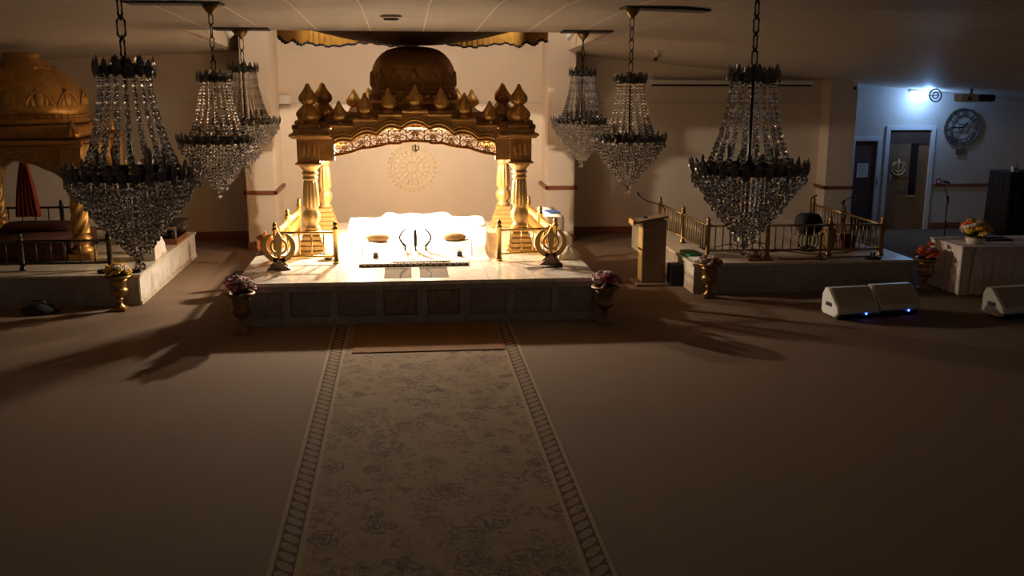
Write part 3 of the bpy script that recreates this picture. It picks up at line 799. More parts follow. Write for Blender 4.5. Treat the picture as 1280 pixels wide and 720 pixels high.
# ------------------------------------------------------------------ chandeliers
def chandelier_parts(t, chain_len, mid_scale=1.):
    def part(mb, nm, mat, par=None): return mb.build(nm, mat, par or t)
    # lower ring (z 0), crown (z .80)
    ZC = .70
    part(MB().lathe([(.40, -.03), (.425, -.03), (.43, .02), (.405, .02), (.40, -.03)], (0, 0, 0), 48), 'bowl_ring', M['ring_metal'])
    part(MB().lathe([(.165, -.03), (.18, -.03), (.185, .03), (.17, .03), (.165, -.03)], (0, 0, ZC), 32).lathe([(.16, 0), (.05, .05), (.02, .08)], (0, 0, ZC), 16), 'crown_ring', M['ring_metal'])
    def leaf(h, w):
        q = MB(); n = 9
        ring = []
        vs = [(0, 0, -h * .45)]; 
        for k in range(1, n):
            z = -h * .45 + h * k / n; ww = w * math.sin(PI * (k / n) ** .85) ** .7 
            vs += [(-ww, .0, z), (0, -.018 * math.sin(PI * k / n), z), (ww, 0, z), (0, .012 * math.sin(PI * k / n), z)]
        vs.append((0, 0, h * .55)); fs = []
        for k in range(n - 2):
            o = 1 + 4 * k
            for i in range(4): fs.append((o + i, o + (i + 1) % 4, o + 4 + (i + 1) % 4, o + 4 + i))
        for i in range(4):
            fs.append((0, 1 + (i + 1) % 4, 1 + i)); o = 1 + 4 * (n - 2); fs.append((len(vs) - 1, o + i, o + (i + 1) % 4))
        return q.add(vs, fs, False)
    def leaves(n, r, z, h, w, tilt):
        proto = leaf(h, w).build('crystal_leaf', M['leaf_glass'], t)
        for k in range(n):
            o = proto if k == 0 else proto.copy()
            if k: COL.objects.link(o)
            a = 2 * PI * k / n + .1
            o.location = (r * math.cos(a), r * math.sin(a), z + (.012 if k % 2 else -.006))
            o.rotation_euler = (R(tilt) + random.uniform(-.12, .12), 0, a + PI / 2 + random.uniform(-.15, .15))
    leaves(15, .192, ZC + .010, .145, .032, 0)
    leaves(32, .445, .0, .135, .032, 14)
    # strands
    for k in range(18):
        a = 2 * PI * k / 18 + .05
        q = MB(); n = 18
        for i in range(n):
            u = i / (n - 1)
            r = .165 + .150 * (.30 * u + .70 * u ** 2.2)
            z = ZC - .03 - (ZC - .06) * u
            s = .0155 + .004 * u
            q.octa((r * math.cos(a), r * math.sin(a), z), s, s * 1.05, i * .7)
        part(q, 'crystal_strand', M['crystal'])
    # bowl of crystal tiers
    nt = 12
    for j in range(nt):
        u = j / (nt - 1)
        r = .40 * (1 - u) ** .92 + .022; z = z0_ = -.05 - .52 * u
        q = MB(); n = max(5, int(2 * PI * r / .035))
        for i in range(n):
            a = 2 * PI * (i + .5 * (j % 2)) / n
            jr = random.uniform(-.016, .014); z = z0_ + random.uniform(-.012, .012)
            x, y = (r + jr) * math.cos(a), (r + jr) * math.sin(a)
            q.octa((x, y, z), .0145, .015, a); q.octa((x * 1.01, y * 1.01, z - .036), .0175, .021, a + .5)
        part(q, 'crystal_tier', M['crystal'])
    # stem, candle tubes, pendant
    part(MB().tube([(0, 0, -.45), (0, 0, ZC + .08)], .012, 8).lathe([(.01, -.08), (.05, -.05), (.06, .0), (.02, .04)], (0, 0, .02), 16), 'stem', M['ring_metal'])
    arms = MB()
    for k in range(6):
        a = 2 * PI * k / 6 + .3
        arms.tube([(.02 * math.cos(a), .02 * math.sin(a), -.02), (.12 * math.cos(a), .12 * math.sin(a), -.05), (.22 * math.cos(a), .22 * math.sin(a), .0)], .008, 6)
        part(MB().lathe([(.03, 0), (.03, .01), (.014, .015), (.014, .10), (.018, .11), (.02, .14), (.004, .18)], (.22 * math.cos(a), .22 * math.sin(a), 0), 10), 'candle_lamp', M['bulb'])
    part(arms, 'arms', M['ring_metal'])
    q = MB(); q.octa((0, 0, -.63), .012, .02); q.octa((-.012, 0, -.665), .028, .030); q.octa((.022, .01, -.67), .022, .026)
    part(q, 'pendant', M['crystal'])
def chain_parts(t, length):
    ZC = .78; q = MB(); n = max(2, round((length - .10) / .135)); st_ = (length - .10) / n
    for k in range(n):
        z = ZC + (k + .5) * st_; hx, hz = .026, st_ * .60
        shape = [(0, -hz), (hx, -hz * .55), (hx, hz * .55), (0, hz), (-hx, hz * .55), (-hx, -hz * .55)]
        pts = [((x if k % 2 else 0), (0 if k % 2 else x), z + zz) for x, zz in shape]
        if k % 2 == 0: pts = [(x + .25 * y, y, zz) for x, y, zz in pts]
        q.tube(pts, .0085, 5, closed=True)
    q.build('chain', M['ring_metal'], t)
    z = ZC + length
    MB().lathe([(.015, -.12), (.03, -.10), (.055, -.07), (.085, -.03), (.09, .0)], (0, 0, z), 24).build('ceiling_rose', M['brass_dull'], t)
CH = [ # x, y, ring z, scale, label
 (-1.895, 7.2, 2.515, 1.0, 'nearest crystal chandelier on the left, dark and largest, before the left golden dome'),
 (2.55, 7.2, 2.515, .95, 'nearest crystal chandelier on the right, hanging in front of the right brass railing'),
 (-2.02, 11.2, 2.485, .94, 'middle crystal chandelier of the left row, partly covering the farthest one'),
 (2.54, 11.2, 2.485, .93, 'middle crystal chandelier of the right row, between lectern and golden canopy'),
 (-2.22, 14.5, 2.52, 1.04, 'farthest crystal chandelier on the left, beside the left pillar and canopy'),
 (2.58, 14.5, 2.52, .98, 'farthest crystal chandelier on the right, before the right pillar')]
first = None
for i, (x, y, z, s, lab) in enumerate(CH):
    if first is None:
        t = thing('crystal_chandelier', lab, 'chandelier', (x, y, z), 0, 'crystal chandeliers', s); chandelier_parts(t, 1.); first = t
        base_children = list(t.children)
    else:
        t = first.copy(); COL.objects.link(t); t.location = (x, y, z); t.scale = (s,) * 3; t['label'] = lab
        for ch in base_children:
            c = ch.copy(); COL.objects.link(c); c.parent = t
    t.rotation_euler[2] = i * .7
for (x, y, z, s, lab), t in zip(CH, [o for o in COL.objects if o.name.startswith('crystal_chandelier')]):
    top = zc(x, y) - .025 if y > 11 else zc(x, y)
    chain_parts(t, (top - z) / s - .78)
# dark plates at the ceiling roses
PL = [(-2.02, 11.2, -.86, .12, -.13, .20, 'dark rectangular ceiling plate above the left middle chandelier'), (2.54, 11.2, -.10, .86, -.13, .20, 'dark rectangular ceiling plate above the right middle chandelier'),
      (-2.22, 14.5, -.36, .38, -.12, .20, 'dark rectangular ceiling plate above the far left chandelier'), (2.58, 14.5, -.30, .42, -.12, .20, 'dark rectangular ceiling plate above the far right chandelier')]
for x, y, a, b, c, d, lab in PL:
    a0, b0, c0, d0 = x + a, x + b, y + c, y + d
    q = MB(); lo = [(px, py, zc(px, py) - .024) for px, py in ((a0, c0), (b0, c0), (b0, d0), (a0, d0))]; hi = [(p[0], p[1], p[2] + .023) for p in lo]
    q.add([(p[0] - x, p[1] - y, p[2] - zc(x, y)) for p in lo + hi], [(0, 3, 2, 1), (4, 5, 6, 7), (0, 1, 5, 4), (1, 2, 6, 5), (2, 3, 7, 6), (3, 0, 4, 7)])
    tag(q.build('ceiling_plate', M['plate_dark'], None, (x, y, zc(x, y))), lab, 'ceiling plate', 'ceiling plates over the chandeliers')

# ------------------------------------------------------------------ urns and flowers
def urn(x, y, h, r, label, mat):
    t = thing('flower_urn', label, 'urn', (x, y, 0), 0, 'flower urns')
    f = lambda k, a: 1.
    MB().box(-.5 * r, .5 * r, -.5 * r, .5 * r, 0, .09 * h, bev=.008).lathe([(.45 * r, .09 * h), (.42 * r, .12 * h), (.24 * r, .17 * h), (.19 * r, .26 * h), (.27 * r, .30 * h), (.27 * r, .33 * h), (.18 * r, .36 * h)], (0, 0, 0), 24).build('foot', mat, t)
    MB().lathe([(.18 * r, .36 * h), (.40 * r, .42 * h), (.58 * r, .50 * h), (.66 * r, .58 * h), (.60 * r, .61 * h), (.56 * r, .66 * h), (.60 * r, .80 * h), (.72 * r, .90 * h)], (0, 0, 0), 40, True, lambda k, a: 1 + (.06 * abs(math.sin(8 * a)) if 0 < k < 4 else 0)).build('bowl', mat, t)
    MB().lathe([(.72 * r, .90 * h), (.98 * r, .94 * h), (1.0 * r, .97 * h), (.92 * r, h), (.70 * r, .985 * h), (.66 * r, .90 * h)], (0, 0, 0), 32).build('rim', mat, t)
    MB().lathe([(.02, .90 * h), (.67 * r, .905 * h), (.67 * r, .92 * h), (.02, .93 * h)], (0, 0, 0), 20).build('moss', M['pot_soil'], t)
    return t
def blossom(r):
    q = MB()
    for ring, (n, tilt, s) in enumerate(((7, 62, 1.), (6, 38, .8), (5, 14, .55))):
        for k in range(n):
            a = 2 * PI * k / n + ring * .4
            q.ell((0, 0, 0), (r * .16 * s + .002, r * .38 * s, r * .55 * s), 6, 5, Matrix.Rotation(a, 4, 'Z') @ Matrix.Rotation(R(tilt), 4, 'Y') @ Matrix.Translation((0, 0, r * .52 * s)))
    return q
BL = {}
def bouquet(x, y, z, r, h, cols, label, nb=17, group='flower arrangements', tall=0., lf=46):
    t = thing('flower_arrangement', label, 'flowers', (x, y, z), 0, group)
    q = MB(); rnd = random.Random(int(abs(x * 1000)) + nb)
    for k in range(lf):
        a = rnd.uniform(0, 2 * PI); e = rnd.uniform(.05, 1.2); L = rnd.uniform(.6, 1.05)
        d = Vector((math.cos(a) * math.cos(e) * r, math.sin(a) * math.cos(e) * r, math.sin(e) * h)) * L
        side = Vector((-math.sin(a), math.cos(a), 0)) * .022 * (1 + r)
        m_ = d * .6 + Vector((0, 0, .02))
        q.add([(0, 0, 0), tuple(m_ + side), tuple(d), tuple(m_ - side)], [(0, 1, 2, 3)])
        q.tube([(0, 0, 0), tuple(d * .7)], .003, 4)
    q.build('foliage', M['leaf'], t)
    for k in range(nb):
        mk = cols[k % len(cols)]
        if mk not in BL: BL[mk] = blossom(.066).build('blossom', M[mk], t); o = BL[mk]
        else:
            o = BL[mk].copy(); COL.objects.link(o); o.parent = t
        a = k * 2.4; u = math.sqrt((k + .5) / nb); e = 1.38 * u
        o.location = (r * .86 * math.sin(e) * math.cos(a), r * .86 * math.sin(e) * math.sin(a), h * .22 + h * .62 * math.cos(e) - .02 + (tall if k == 0 else 0))
        o.rotation_euler = (rnd.uniform(-.3, .3) - e * .6 * math.sin(a), e * .6 * math.cos(a), a)
        s = rnd.uniform(.8, 1.1) * (r / .17); o.scale = (s, s, s)
    return t
M['urn_dark'] = pmat('aged_bronze_gold', (.26, .15, .07), .5, .4, .25, 15, .2, 40)
UR = [(-2.07, 12.36, .53, .185, 'urn_dark', 'gold urn with pink flowers at the left front corner of the lit stage', (['pink', 'mauve', 'white_petal'], 'pink and mauve flowers in the urn at the left stage corner'), .17, .23),
      (2.56, 12.42, .51, .185, 'urn_dark', 'gold urn with white flowers at the right front corner of the lit stage', (['white_petal', 'mauve', 'mauve', 'pink'], 'white and dark pink flowers in the urn at the right stage corner'), .19, .21),
      (4.38, 13.80, .52, .175, 'brass_dull', 'brass urn at the corner of the right platform near the lectern', (['white_petal', 'mauve', 'white_petal'], 'pale flowers in the brass urn near the lectern'), .16, .13),
      (7.80, 13.98, .50, .19, 'brass_dull', 'brass urn with orange flowers beside the skirted table', (['orange', 'orange', 'mauve'], 'orange flowers in the brass urn beside the skirted table'), .17, .20),
      (-3.93, 13.78, .50, .185, 'brass_dull', 'brass urn with yellow flowers at the corner of the left platform', (['yellow', 'yellow', 'white_petal'], 'yellow and white flowers in the urn at the left platform corner'), .17, .18)]
for x, y, h, r, mk, lab, (cols, fl), fr_, fh in UR:
    urn(x, y, h, r, lab, M[mk]); bouquet(x, y, h * .945, fr_ * 1.05, fh * 1.1, cols, fl, tall=.06 if 'orange' in cols else 0.)
# copper pot with lid
t = thing('copper_pot', 'lidded copper pot standing on a dish at the left edge of the lit stage', 'pot', (-2.08, 14.85, SZ + .001))
MB().lathe([(.12, 0), (.135, .01), (.125, .018), (.05, .012)], (0, 0, 0), 28).build('dish', M['steel'], t)
MB().lathe([(.10, .015), (.12, .03), (.125, .12), (.12, .20), (.125, .225), (.118, .235), (.10, .235)], (0, 0, 0), 28).build('body', M['copper'], t)
MB().lathe([(.13, .235), (.128, .25), (.09, .28), (.03, .295), (.012, .30), (.02, .315), (.018, .33), (.003, .335)], (0, 0, 0), 28).build('lid', M['copper'], t)
for s in (-1, 1): MB().tube([(s * .12, 0, .19), (s * .17, 0, .18), (s * .17, 0, .11), (s * .12, 0, .09)], .009, 6).build('handle', M['copper'], t)

# ------------------------------------------------------------------ white tables, book, microphone on the lit stage
t = thing('cloth_covered_table', 'white cloth-covered table behind the right brass railing', 'table', (2.33, 15.9, SZ))
q = MB(); softz = []
def draped(mb, x0, x1, y0, y1, z0, z1, fold=.012, n=80, flare=.02):
    pts = along([(x0, y0), (x1, y0), (x1, y1), (x0, y1), (x0, y0)], .03)[:-1]
    rows = []
    for k, (z, f) in enumerate(((z0, 1.), (z0 + (z1 - z0) * .5, .6), (z1 - .02, .12), (z1, .0))):
        row = []
        for i, p in enumerate(pts):
            d = Vector((p.x - (x0 + x1) / 2, p.y - (y0 + y1) / 2)).normalized() * (fold * math.sin(i * 1.25) + flare) * f
            row.append((p.x + d.x, p.y + d.y, z))
        rows.append(row)
    mb.loft(rows, True, True); return mb
P_(draped(MB(), 2.2, 2.47, 15.3, 16.5, SZ + .001, 1.0), 'table_cover', M['white_cloth'], t)
bk = MB().box(-.09, .09, -.17, .17, 0, .018, bev=.004).build('blue_book', M['blue'], None, (2.36, 15.85, 1.001)); bk.rotation_euler = (0, 0, .15)
tag(bk, 'blue book lying on the white table behind the right railing', 'book')
t = thing('cloth_covered_chest', 'low white cloth-covered chest beside the right sword emblem', 'chest', (2.32, 14.5, SZ))
P_(draped(MB(), 2.24, 2.46, 14.42, 14.95, SZ + .001, .83), 'chest_cover', M['white_cloth'], t)
t = thing('crumpled_cloth', 'white cloth heap lying at the right edge of the lit stage', 'cloth', (2.36, 14.15, SZ + .001))
q = MB(); rings = []
for k in range(8):
    u = k / 7; rings.append([((.17 * (1 - u ** 2.2) + .012 * math.sin(7 * a + k)) * math.cos(a), (.22 * (1 - u ** 2.2) + .012 * math.sin(5 * a)) * math.sin(a), .17 * u) for a in frange(0, 2 * PI, 36)[:-1]])
q.loft(rings, True, True).build('cloth_folds', M['white_cloth'], t)
t = thing('microphone', 'black handheld microphone lying with its cable on the right of the lit stage', 'microphone', (2.06, 13.32, SZ + .002), .1)
MB().tube([(-.16, -.02, .022), (.02, 0, .025)], [.014, .02], 10).build('handle', M['black'], t)
MB().ell((.05, 0, .03), (.036, .028, .028), 12, 8).build('grille', M['black'], t)
MB().tube([(-.16, -.02, .018), (-.26, -.04, .008), (-.38, -.02, .007), (-.44, .05, .007), (-.32, .09, .007), (-.15, .06, .007), (-.05, .09, .007)], .006, 6).build('cable', M['black'], t)
t = thing('bottle', 'small bottle with red cap standing inside the left brass railing by the column', 'bottle', (-1.62, 15.25, SZ + .002))
MB().lathe([(.035, 0), (.04, .01), (.04, .12), (.03, .15), (.018, .17), (.018, .185)], (0, 0, 0), 16).build('body', M['white_plastic'], t)
MB().lathe([(.022, .185), (.024, .19), (.024, .225), (.02, .23)], (0, 0, 0), 14).build('cap', M['red_plastic'], t)
t = thing('steel_bowl', 'small grey steel bowl on the stage beside the left front column base', 'bowl', (-1.12, 14.30, SZ + .002))
MB().lathe([(.05, 0), (.055, .005), (.10, .05), (.115, .09), (.105, .09), (.09, .05), (.04, .012)], (0, 0, 0), 24).build('bowl_body', M['steel'], t)
MB().lathe([(.118, .088), (.12, .094), (.105, .096)], (0, 0, 0), 24).build('rim', M['steel'], t)
# dark bundles on floor
def bundle(x, y, r, label, cat='bag', nm='black_bag'):
    t = thing(nm, label, cat, (x, y, 0))
    q = MB(); rings = []
    for k in range(9):
        u = k / 8
        rings.append([((r * (1 - u ** 2.6) * (1 + .10 * math.sin(3 * a + k))) * math.cos(a) * 1.35, (r * (1 - u ** 2.6)) * math.sin(a), r * .85 * u + .02 * math.sin(4 * a) * u * (1 - u)) for a in frange(0, 2 * PI, 30)[:-1]])
    q.loft(rings, True, True).build('body', M['black_cloth'], t)
    MB().tube([(-r * .6, 0, r * .6), (-r * .3, -.02, r * 1.0), (r * .3, -.02, r * 1.0), (r * .6, 0, r * .6)], .014, 6).build('strap', M['black'], t)
bundle(-4.97, 13.72, .18, 'black bag on the floor before the left platform')
bundle(-2.62, 15.6, .16, 'black bag on the floor left of the lit stage')

# ------------------------------------------------------------------ lectern and small loudspeaker
t = thing('lectern', 'wooden lectern with slanted top and gooseneck microphone at the right platform', 'lectern', (3.77, 14.9, 0), 0)
W = M['wood']
MB().box(-.27, .27, -.27, .27, 0, .035, bev=.008).build('base', W, t)
q = MB().box(-.16, .21, -.14, .14, .035, 1.0, bev=.006); q.build('body', W, t)
MB().box(-.16, .21, -.146, -.139, .70, .715).box(-.16, .21, -.146, -.139, .54, .555).box(-.166, -.158, -.14, .14, .53, .56).build('groove_strips', M['wood_red'], t)
MB().box(-.166, -.160, -.12, .12, .05, .97).build('lit_side', M['wood_light'], t)  # paler sheet: the lit left side is put into the colour
q = MB().prism([(-.31, .945), (.23, 1.045), (.23, 1.08), (-.31, .98)], -.15, .15); q.build('slanted_top', M['wood'], t)
MB().prism([(-.32, .935), (-.305, .935), (-.305, 1.01), (-.32, 1.01)], -.15, .15).build('book_stop', M['wood_light'], t)
lm = MB().tube([(.21, .0, 1.07), (.21, .0, 1.16), (.16, .0, 1.22), (-.02, 0, 1.27), (-.14, 0, 1.32), (-.21, 0, 1.39)], .008, 6).build('gooseneck', M['black'], t)
MB().tube([(-.20, 0, 1.375), (-.235, 0, 1.42)], [.014, .018], 8).build('microphone_head', M['black'], lm)
MB().ell((-.10, .03, 1.03), (.05, .05, .02), 10, 6).build('lamp_button', M['black'], t)
t = thing('floor_speaker', 'small black loudspeaker on the floor beside the wooden lectern', 'speaker', (4.13, 14.75, 0))
MB().box(-.095, .095, -.12, .12, 0, .33, bev=.012).build('cabinet', M['black'], t)
MB().box(-.08, .08, -.128, -.12, .02, .31).build('grille', M['black_cloth'], t)

# ------------------------------------------------------------------ right platform
RX0, RX1, RY0, RY1, RZ = 4.2, 7.66, 14.05, 18.2, .46
rp = thing('musicians_platform', 'low cream marble platform on the right inside a brass railing', 'stage', (5.9, 16.1, 0))
P_(MB().box(RX0, RX1, RY0, RY1, RZ - .04, RZ, bev=.005), 'top_slab', M['marble_side'], rp)
P_(MB().box(RX0 + .03, RX1 - .03, RY0 + .03, RY1 - .03, 0, RZ - .04), 'body', M['marble_side'], rp)
P_(MB().box(RX0 + .03, RX1 - .03, RY0 + .018, RY0 + .03, 0, RZ - .045), 'front_panel', M['marble_panel'], rp)  # darker sheet over the front, its dimness put into the marble colour
railing('long brass railing around three sides of the right platform', [[(4.50, 17.2), (4.545, 15.85), (4.57, 14.55), (5.50, 14.52), (6.48, 14.5), (7.30, 14.46), (7.26, 15.75), (7.21, 16.9)]], RZ, .48, .62, .118, M['brass_dull'])
# things on the platform
def mic_stand(x, y, z, h, label, boom=None, group='microphone stands', rz=0.):
    t = thing('microphone_stand', label, 'microphone stand', (x, y, z), rz, group)
    for k in range(3):
        a = 2 * PI * k / 3 + .5
        MB().tube([(0, 0, .09), (.26 * math.cos(a), .26 * math.sin(a), .012)], .009, 6).build('leg', M['black'], t)
    MB().tube([(0, 0, .03), (0, 0, h)], .011, 8).lathe([(.02, h * .55), (.022, h * .6), (.02, h * .65)], (0, 0, 0), 10).build('pole', M['black'], t)
    if boom:
        MB().tube([(boom[0] * -.35, 0, h - boom[1] * .35), (boom[0], 0, h + boom[1])], .008, 6).build('boom_arm', M['black'], t)
        MB().tube([(boom[0], 0, h + boom[1]), (boom[0] + .1, 0, h + boom[1] - .03)], [.013, .02], 8).build('microphone_head', M['black'], t)
        MB().lathe([(.02, -.03), (.028, 0), (.02, .03)], (0, 0, h), 10).build('clutch', M['black'], t)
    else:
        MB().tube([(0, 0, h), (.08, -.04, h + .05)], [.012, .018], 8).build('microphone_head', M['black'], t)
    return t
mic_stand(5.66, 15.3, RZ, .62, 'black tripod microphone stand on the platform, left of the black bundle', None)
mic_stand(5.15, 15.2, RZ, .50, 'short black tripod microphone stand on the platform behind the near right chandelier', None)
mic_stand(7.05, 15.35, RZ, .72, 'black microphone stand at the right end of the platform before the doors', (.16, .10))
mic_stand(6.95, 16.4, RZ, .66, 'slim black microphone stand at the rear right of the platform', None)
t = thing('covered_instrument', 'bulky black covered bundle with coiled cables on a stand behind the brass railing', 'covered instrument', (6.32, 14.95, RZ))
q = MB(); rings = []
for k in range(11):
    ph = -PI / 2 + PI * k / 10
    rings.append([((.205 * abs(math.cos(ph)) ** .55 + .012 * math.sin(5 * a + k)) * math.copysign(abs(math.cos(a)) ** .7, math.cos(a)), .17 * abs(math.cos(ph)) ** .55 * math.copysign(abs(math.sin(a)) ** .7, math.sin(a)), .44 + .165 * math.copysign(abs(math.sin(ph)) ** .8, math.sin(ph))) for a in frange(0, 2 * PI, 36)[:-1]])
q.loft(rings, True, True).build('black_cover', M['black_cloth'], t)
for x, r in ((-.09, .12), (-.03, .13), (.05, .12), (.10, .13)):
    MB().tube([(x + r * .55 * math.cos(a), -.02 + .03 * x, .17 + r * math.sin(a)) for a in frange(0, 2 * PI, 22)[:-1]], .010, 6, closed=True).build('cable_coil', M['black'], t)
MB().tube([(0, 0.03, 0), (0, .03, .4)], .02, 8).lathe([(.14, 0), (.13, .015), (.03, .03)], (0, .03, 0), 20).build('stand', M['ring_metal'], t)
t = thing('brass_pedestal', 'small brass trumpet-footed pedestal in front of the railing below the black bundle', 'pedestal', (6.22, 14.22, RZ + .001))
MB().lathe([(.10, 0), (.105, .01), (.085, .025), (.04, .05), (.018, .09), (.014, .16)], (0, 0, 0), 24).build('foot', M['brass_dull'], t)
MB().lathe([(.014, .16), (.014, .34), (.03, .36), (.04, .40), (.035, .41)], (0, 0, 0), 16).build('stem', M['brass_dull'], t)
t = thing('tan_drum', 'tan barrel drum standing on the right platform behind the railing', 'drum', (6.78, 15.2, RZ + .001))
MB().lathe([(.085, 0), (.11, .08), (.115, .16), (.10, .26), (.085, .31)], (0, 0, 0), 24).build('shell', M['wood'], t)
MB().lathe([(.088, .30), (.09, .325), (.01, .33)], (0, 0, 0), 24).build('skin', M['cream_cloth'], t)
q = MB()
for k in range(12):
    a = 2 * PI * k / 12; q.tube([(.09 * math.cos(a), .09 * math.sin(a), .02), (.122 * math.cos(a), .122 * math.sin(a), .15), (.092 * math.cos(a), .092 * math.sin(a), .31)], .004, 4)
q.build('lacing', M['orange'], t)
t = thing('drum_pad_bag', 'dark padded bag leaning beside the tan drum on the platform', 'bag', (7.0, 15.0, RZ + .001))
q = MB(); softbox(q, -.12, .12, -.09, .09, 0, .26); q.build('body', M['maroon_cloth'], t)
MB().tube([(-.06, 0, .25), (-.03, 0, .31), (.03, 0, .31), (.06, 0, .25)], .008, 6).build('strap', M['black'], t)
t = thing('glass_bowl', 'round glass bowl on a wooden tray at the front edge of the right platform', 'bowl', (5.24, 14.30, RZ + .031))
MB().lathe([(.05, 0), (.085, .02), (.10, .06), (.09, .10), (.075, .12), (.07, .118), (.085, .09), (.09, .06), (.075, .03), (.04, .015)], (0, 0, 0), 24).build('bowl_body', M['crystal'], t)
MB().ell((0, 0, .05), (.06, .06, .03), 12, 6).build('contents', M['brass_dull'], t)
tr = MB().box(-.19, .19, -.10, .10, 0, .03, bev=.008).build('wooden_tray', M['wood_red'], None, (5.28, 14.26, RZ + .001)); tag(tr, 'wooden tray under the glass bowl at the platform edge', 'tray')
t = thing('black_dish', 'small black dish with glass at the right front corner of the right platform', 'dish', (7.06, 14.22, RZ + .001))
MB().lathe([(.12, 0), (.13, .02), (.11, .02), (.10, .01)], (0, 0, 0), 20).build('plate', M['black'], t)
MB().lathe([(.03, .012), (.04, .09), (.036, .09), (.027, .018)], (0, 0, 0), 14).build('glass', M['crystal'], t)
for nm, x, y, lab in (('green_parcel', 4.37, 14.75, 'green foil-wrapped parcel on the left edge of the right platform'),):
    t = thing(nm, lab, 'parcel', (x, y, RZ + .001), .05)
    q = MB(); softbox(q, -.13, .13, -.24, .24, 0, .06); q.build('wrapping', M['green'], t)
    MB().tube([(-.13, 0, .03), (-.09, 0, .062), (.09, 0, .062), (.13, 0, .03)], .008, 6).build('ribbon', M['white_cloth'], t)
t = thing('woven_rack', 'flat white wire rack lying behind the pale flowers on the right platform', 'rack', (4.38, 14.30, RZ + .001))
q = MB().box(-.13, .13, -.16, -.15, 0, .03).box(-.13, .13, .15, .16, 0, .03)
for k in range(9): q.tube([(-.12 + .03 * k, -.15, .025), (-.12 + .03 * k, .15, .025)], .005, 5)
q.build('wires', M['white_plastic'], t)
for i, (pts, lab) in enumerate((([(5.0, 14.9), (5.4, 14.75), (5.9, 14.95), (6.3, 14.62), (6.9, 14.7)], 'black cable along the platform floor behind the front railing'),
                          ([(5.6, 14.3), (6.0, 14.22), (6.5, 14.32), (7.0, 14.36)], 'black cable along the front edge of the right platform'))):
    o = MB().tube([(x, y, RZ + .009) for x, y in pts], .008, 6).build('floor_cable', M['black']); tag(o, lab, 'cable', 'platform cables')

# ------------------------------------------------------------------ left platform and its canopy
LX0, LX1, LY0, LY1, LZ = -9.0, -3.70, 14.05, 17.9, .44
lpf = thing('left_platform', 'dark low marble platform on the left carrying the second golden canopy', 'stage', (-6.2, 16, 0))
P_(MB().box(LX0, LX1, LY0, LY1, LZ - .035, LZ, bev=.005), 'top_slab', M['marble_side'], lpf)
P_(MB().box(LX0 + .03, LX1 - .02, LY0 + .03, LY1 - .03, 0, LZ - .035), 'body', M['marble_stage'], lpf)
P_(MB().box(LX0, LX1 - .03, LY0 + .015, LY0 + .03, 0, LZ - .04), 'front_panel', M['marble_panel'], lpf)  # shade of the front face painted in as darker marble
P_(MB().box(LX1 - .021, LX1 - .005, LY0 + .03, LY1 - .03, 0, .06), 'plinth', M['marble_side'], lpf)
railing('dark low brass railing along the front of the left platform', [[(-8.2, 14.5), (-6.85, 14.5), (-5.42, 14.5), (-4.22, 14.5)]], LZ, .42, .55, .21, M['ring_metal'])
railing('dark brass railing behind the columns of the left golden canopy', [[(-8.2, 17.75), (-7.0, 17.75), (-5.9, 17.75), (-4.1, 17.75)]], LZ, .48, .62, .20, M['ring_metal'])
PX, PY = -5.82, 16.35
lc = thing('domed_canopy', 'second golden canopy with carved ogee dome on the left platform', 'canopy', (PX, PY, LZ))
for sx in (-1, 1):
    for sy in (-1, 1):
        c = (PX + sx * .95, PY + sy * .95)
        b_ = MB().box(c[0] - .17, c[0] + .17, c[1] - .17, c[1] + .17, LZ, LZ + .10, bev=.01).lathe([(.16, .10), (.17, .14), (.13, .18), (.10, .22), (.14, .27), (.15, .32), (.10, .37), (.08, .39)], (*c, LZ), 24)
        z0 = LZ + .39; H = 1.40 - z0
        # barley-sugar twisted shaft
        rings = []
        for k in range(41):
            z = H * k / 40; r = .125 - .012 * k / 40
            rings.append([(c[0] + r * (1 + .09 * math.cos(5 * (a) - 0)) * math.cos(a + z * 5.5), c[1] + r * (1 + .09 * math.cos(5 * a)) * math.sin(a + z * 5.5), z0 + z) for a in frange(0, 2 * PI, 40)[:-1]])
        s_ = MB().loft(rings, True, True)
        col = P_(s_, 'column', M['gold'], lc)
        cp_ = MB().lathe([(.10, 0), (.15, .02), (.12, .05), (.15, .08), (.17, .10)], (*c, 1.40), 24)
        for nm, q in (('column_base', b_), ('capital', cp_)):
            q.build(nm, M['gold'] if nm == 'column_base' else M['brass'], col)
        q = MB().box(c[0] - .15, c[0] + .15, c[1] - .15, c[1] + .15, 1.50, 2.12, bev=.01).box(c[0] - .19, c[0] + .19, c[1] - .19, c[1] + .19, 2.12, 2.17, bev=.01)
        P_(q, 'corner_block', M['gold_dark'], lc)
        q = MB(); bud(q, (c[0], c[1], 2.17), .34, .12); P_(q, 'finial', M['gold'], lc)
def arch2(u): return 1.62 + .28 * (1 - abs(u) ** 2.2) + .02 * abs(math.sin(PI * u * 3))
for axis in (0, 1):
    for sg in (-1, 1):
        q = MB(); us = frange(-1, 1, 50)
        q.strip([u * .80 for u in us], lambda x: arch2(x / .8) , lambda x: 2.12, -.05, .05)
        q.tube([(u * .80, -.055, arch2(u) + .02) for u in us], .018, 6); q.tube([(u * .80, -.055, arch2(u) + .08) for u in us], .012, 6)
        for k in range(8):
            x = -.7 + .2 * k
            q.ell((x, -.05, arch2(x / .8) + .13), (.06, .02, .035), 8, 5); q.ell((x + .1, -.05, arch2(x / .8) + .17), (.03, .02, .05), 8, 5)
        rot = Matrix.Rotation(0 if axis == 0 else PI / 2, 4, 'Z') @ Matrix.Rotation(0 if sg < 0 else PI, 4, 'Z')
        mb2 = MB().add(q.v, q.f, False, Matrix.Translation((PX, PY, 0)) @ rot @ Matrix.Translation((0, -.95, 0)))
        P_(mb2, 'carved_arch', M['gold_dark'], lc)
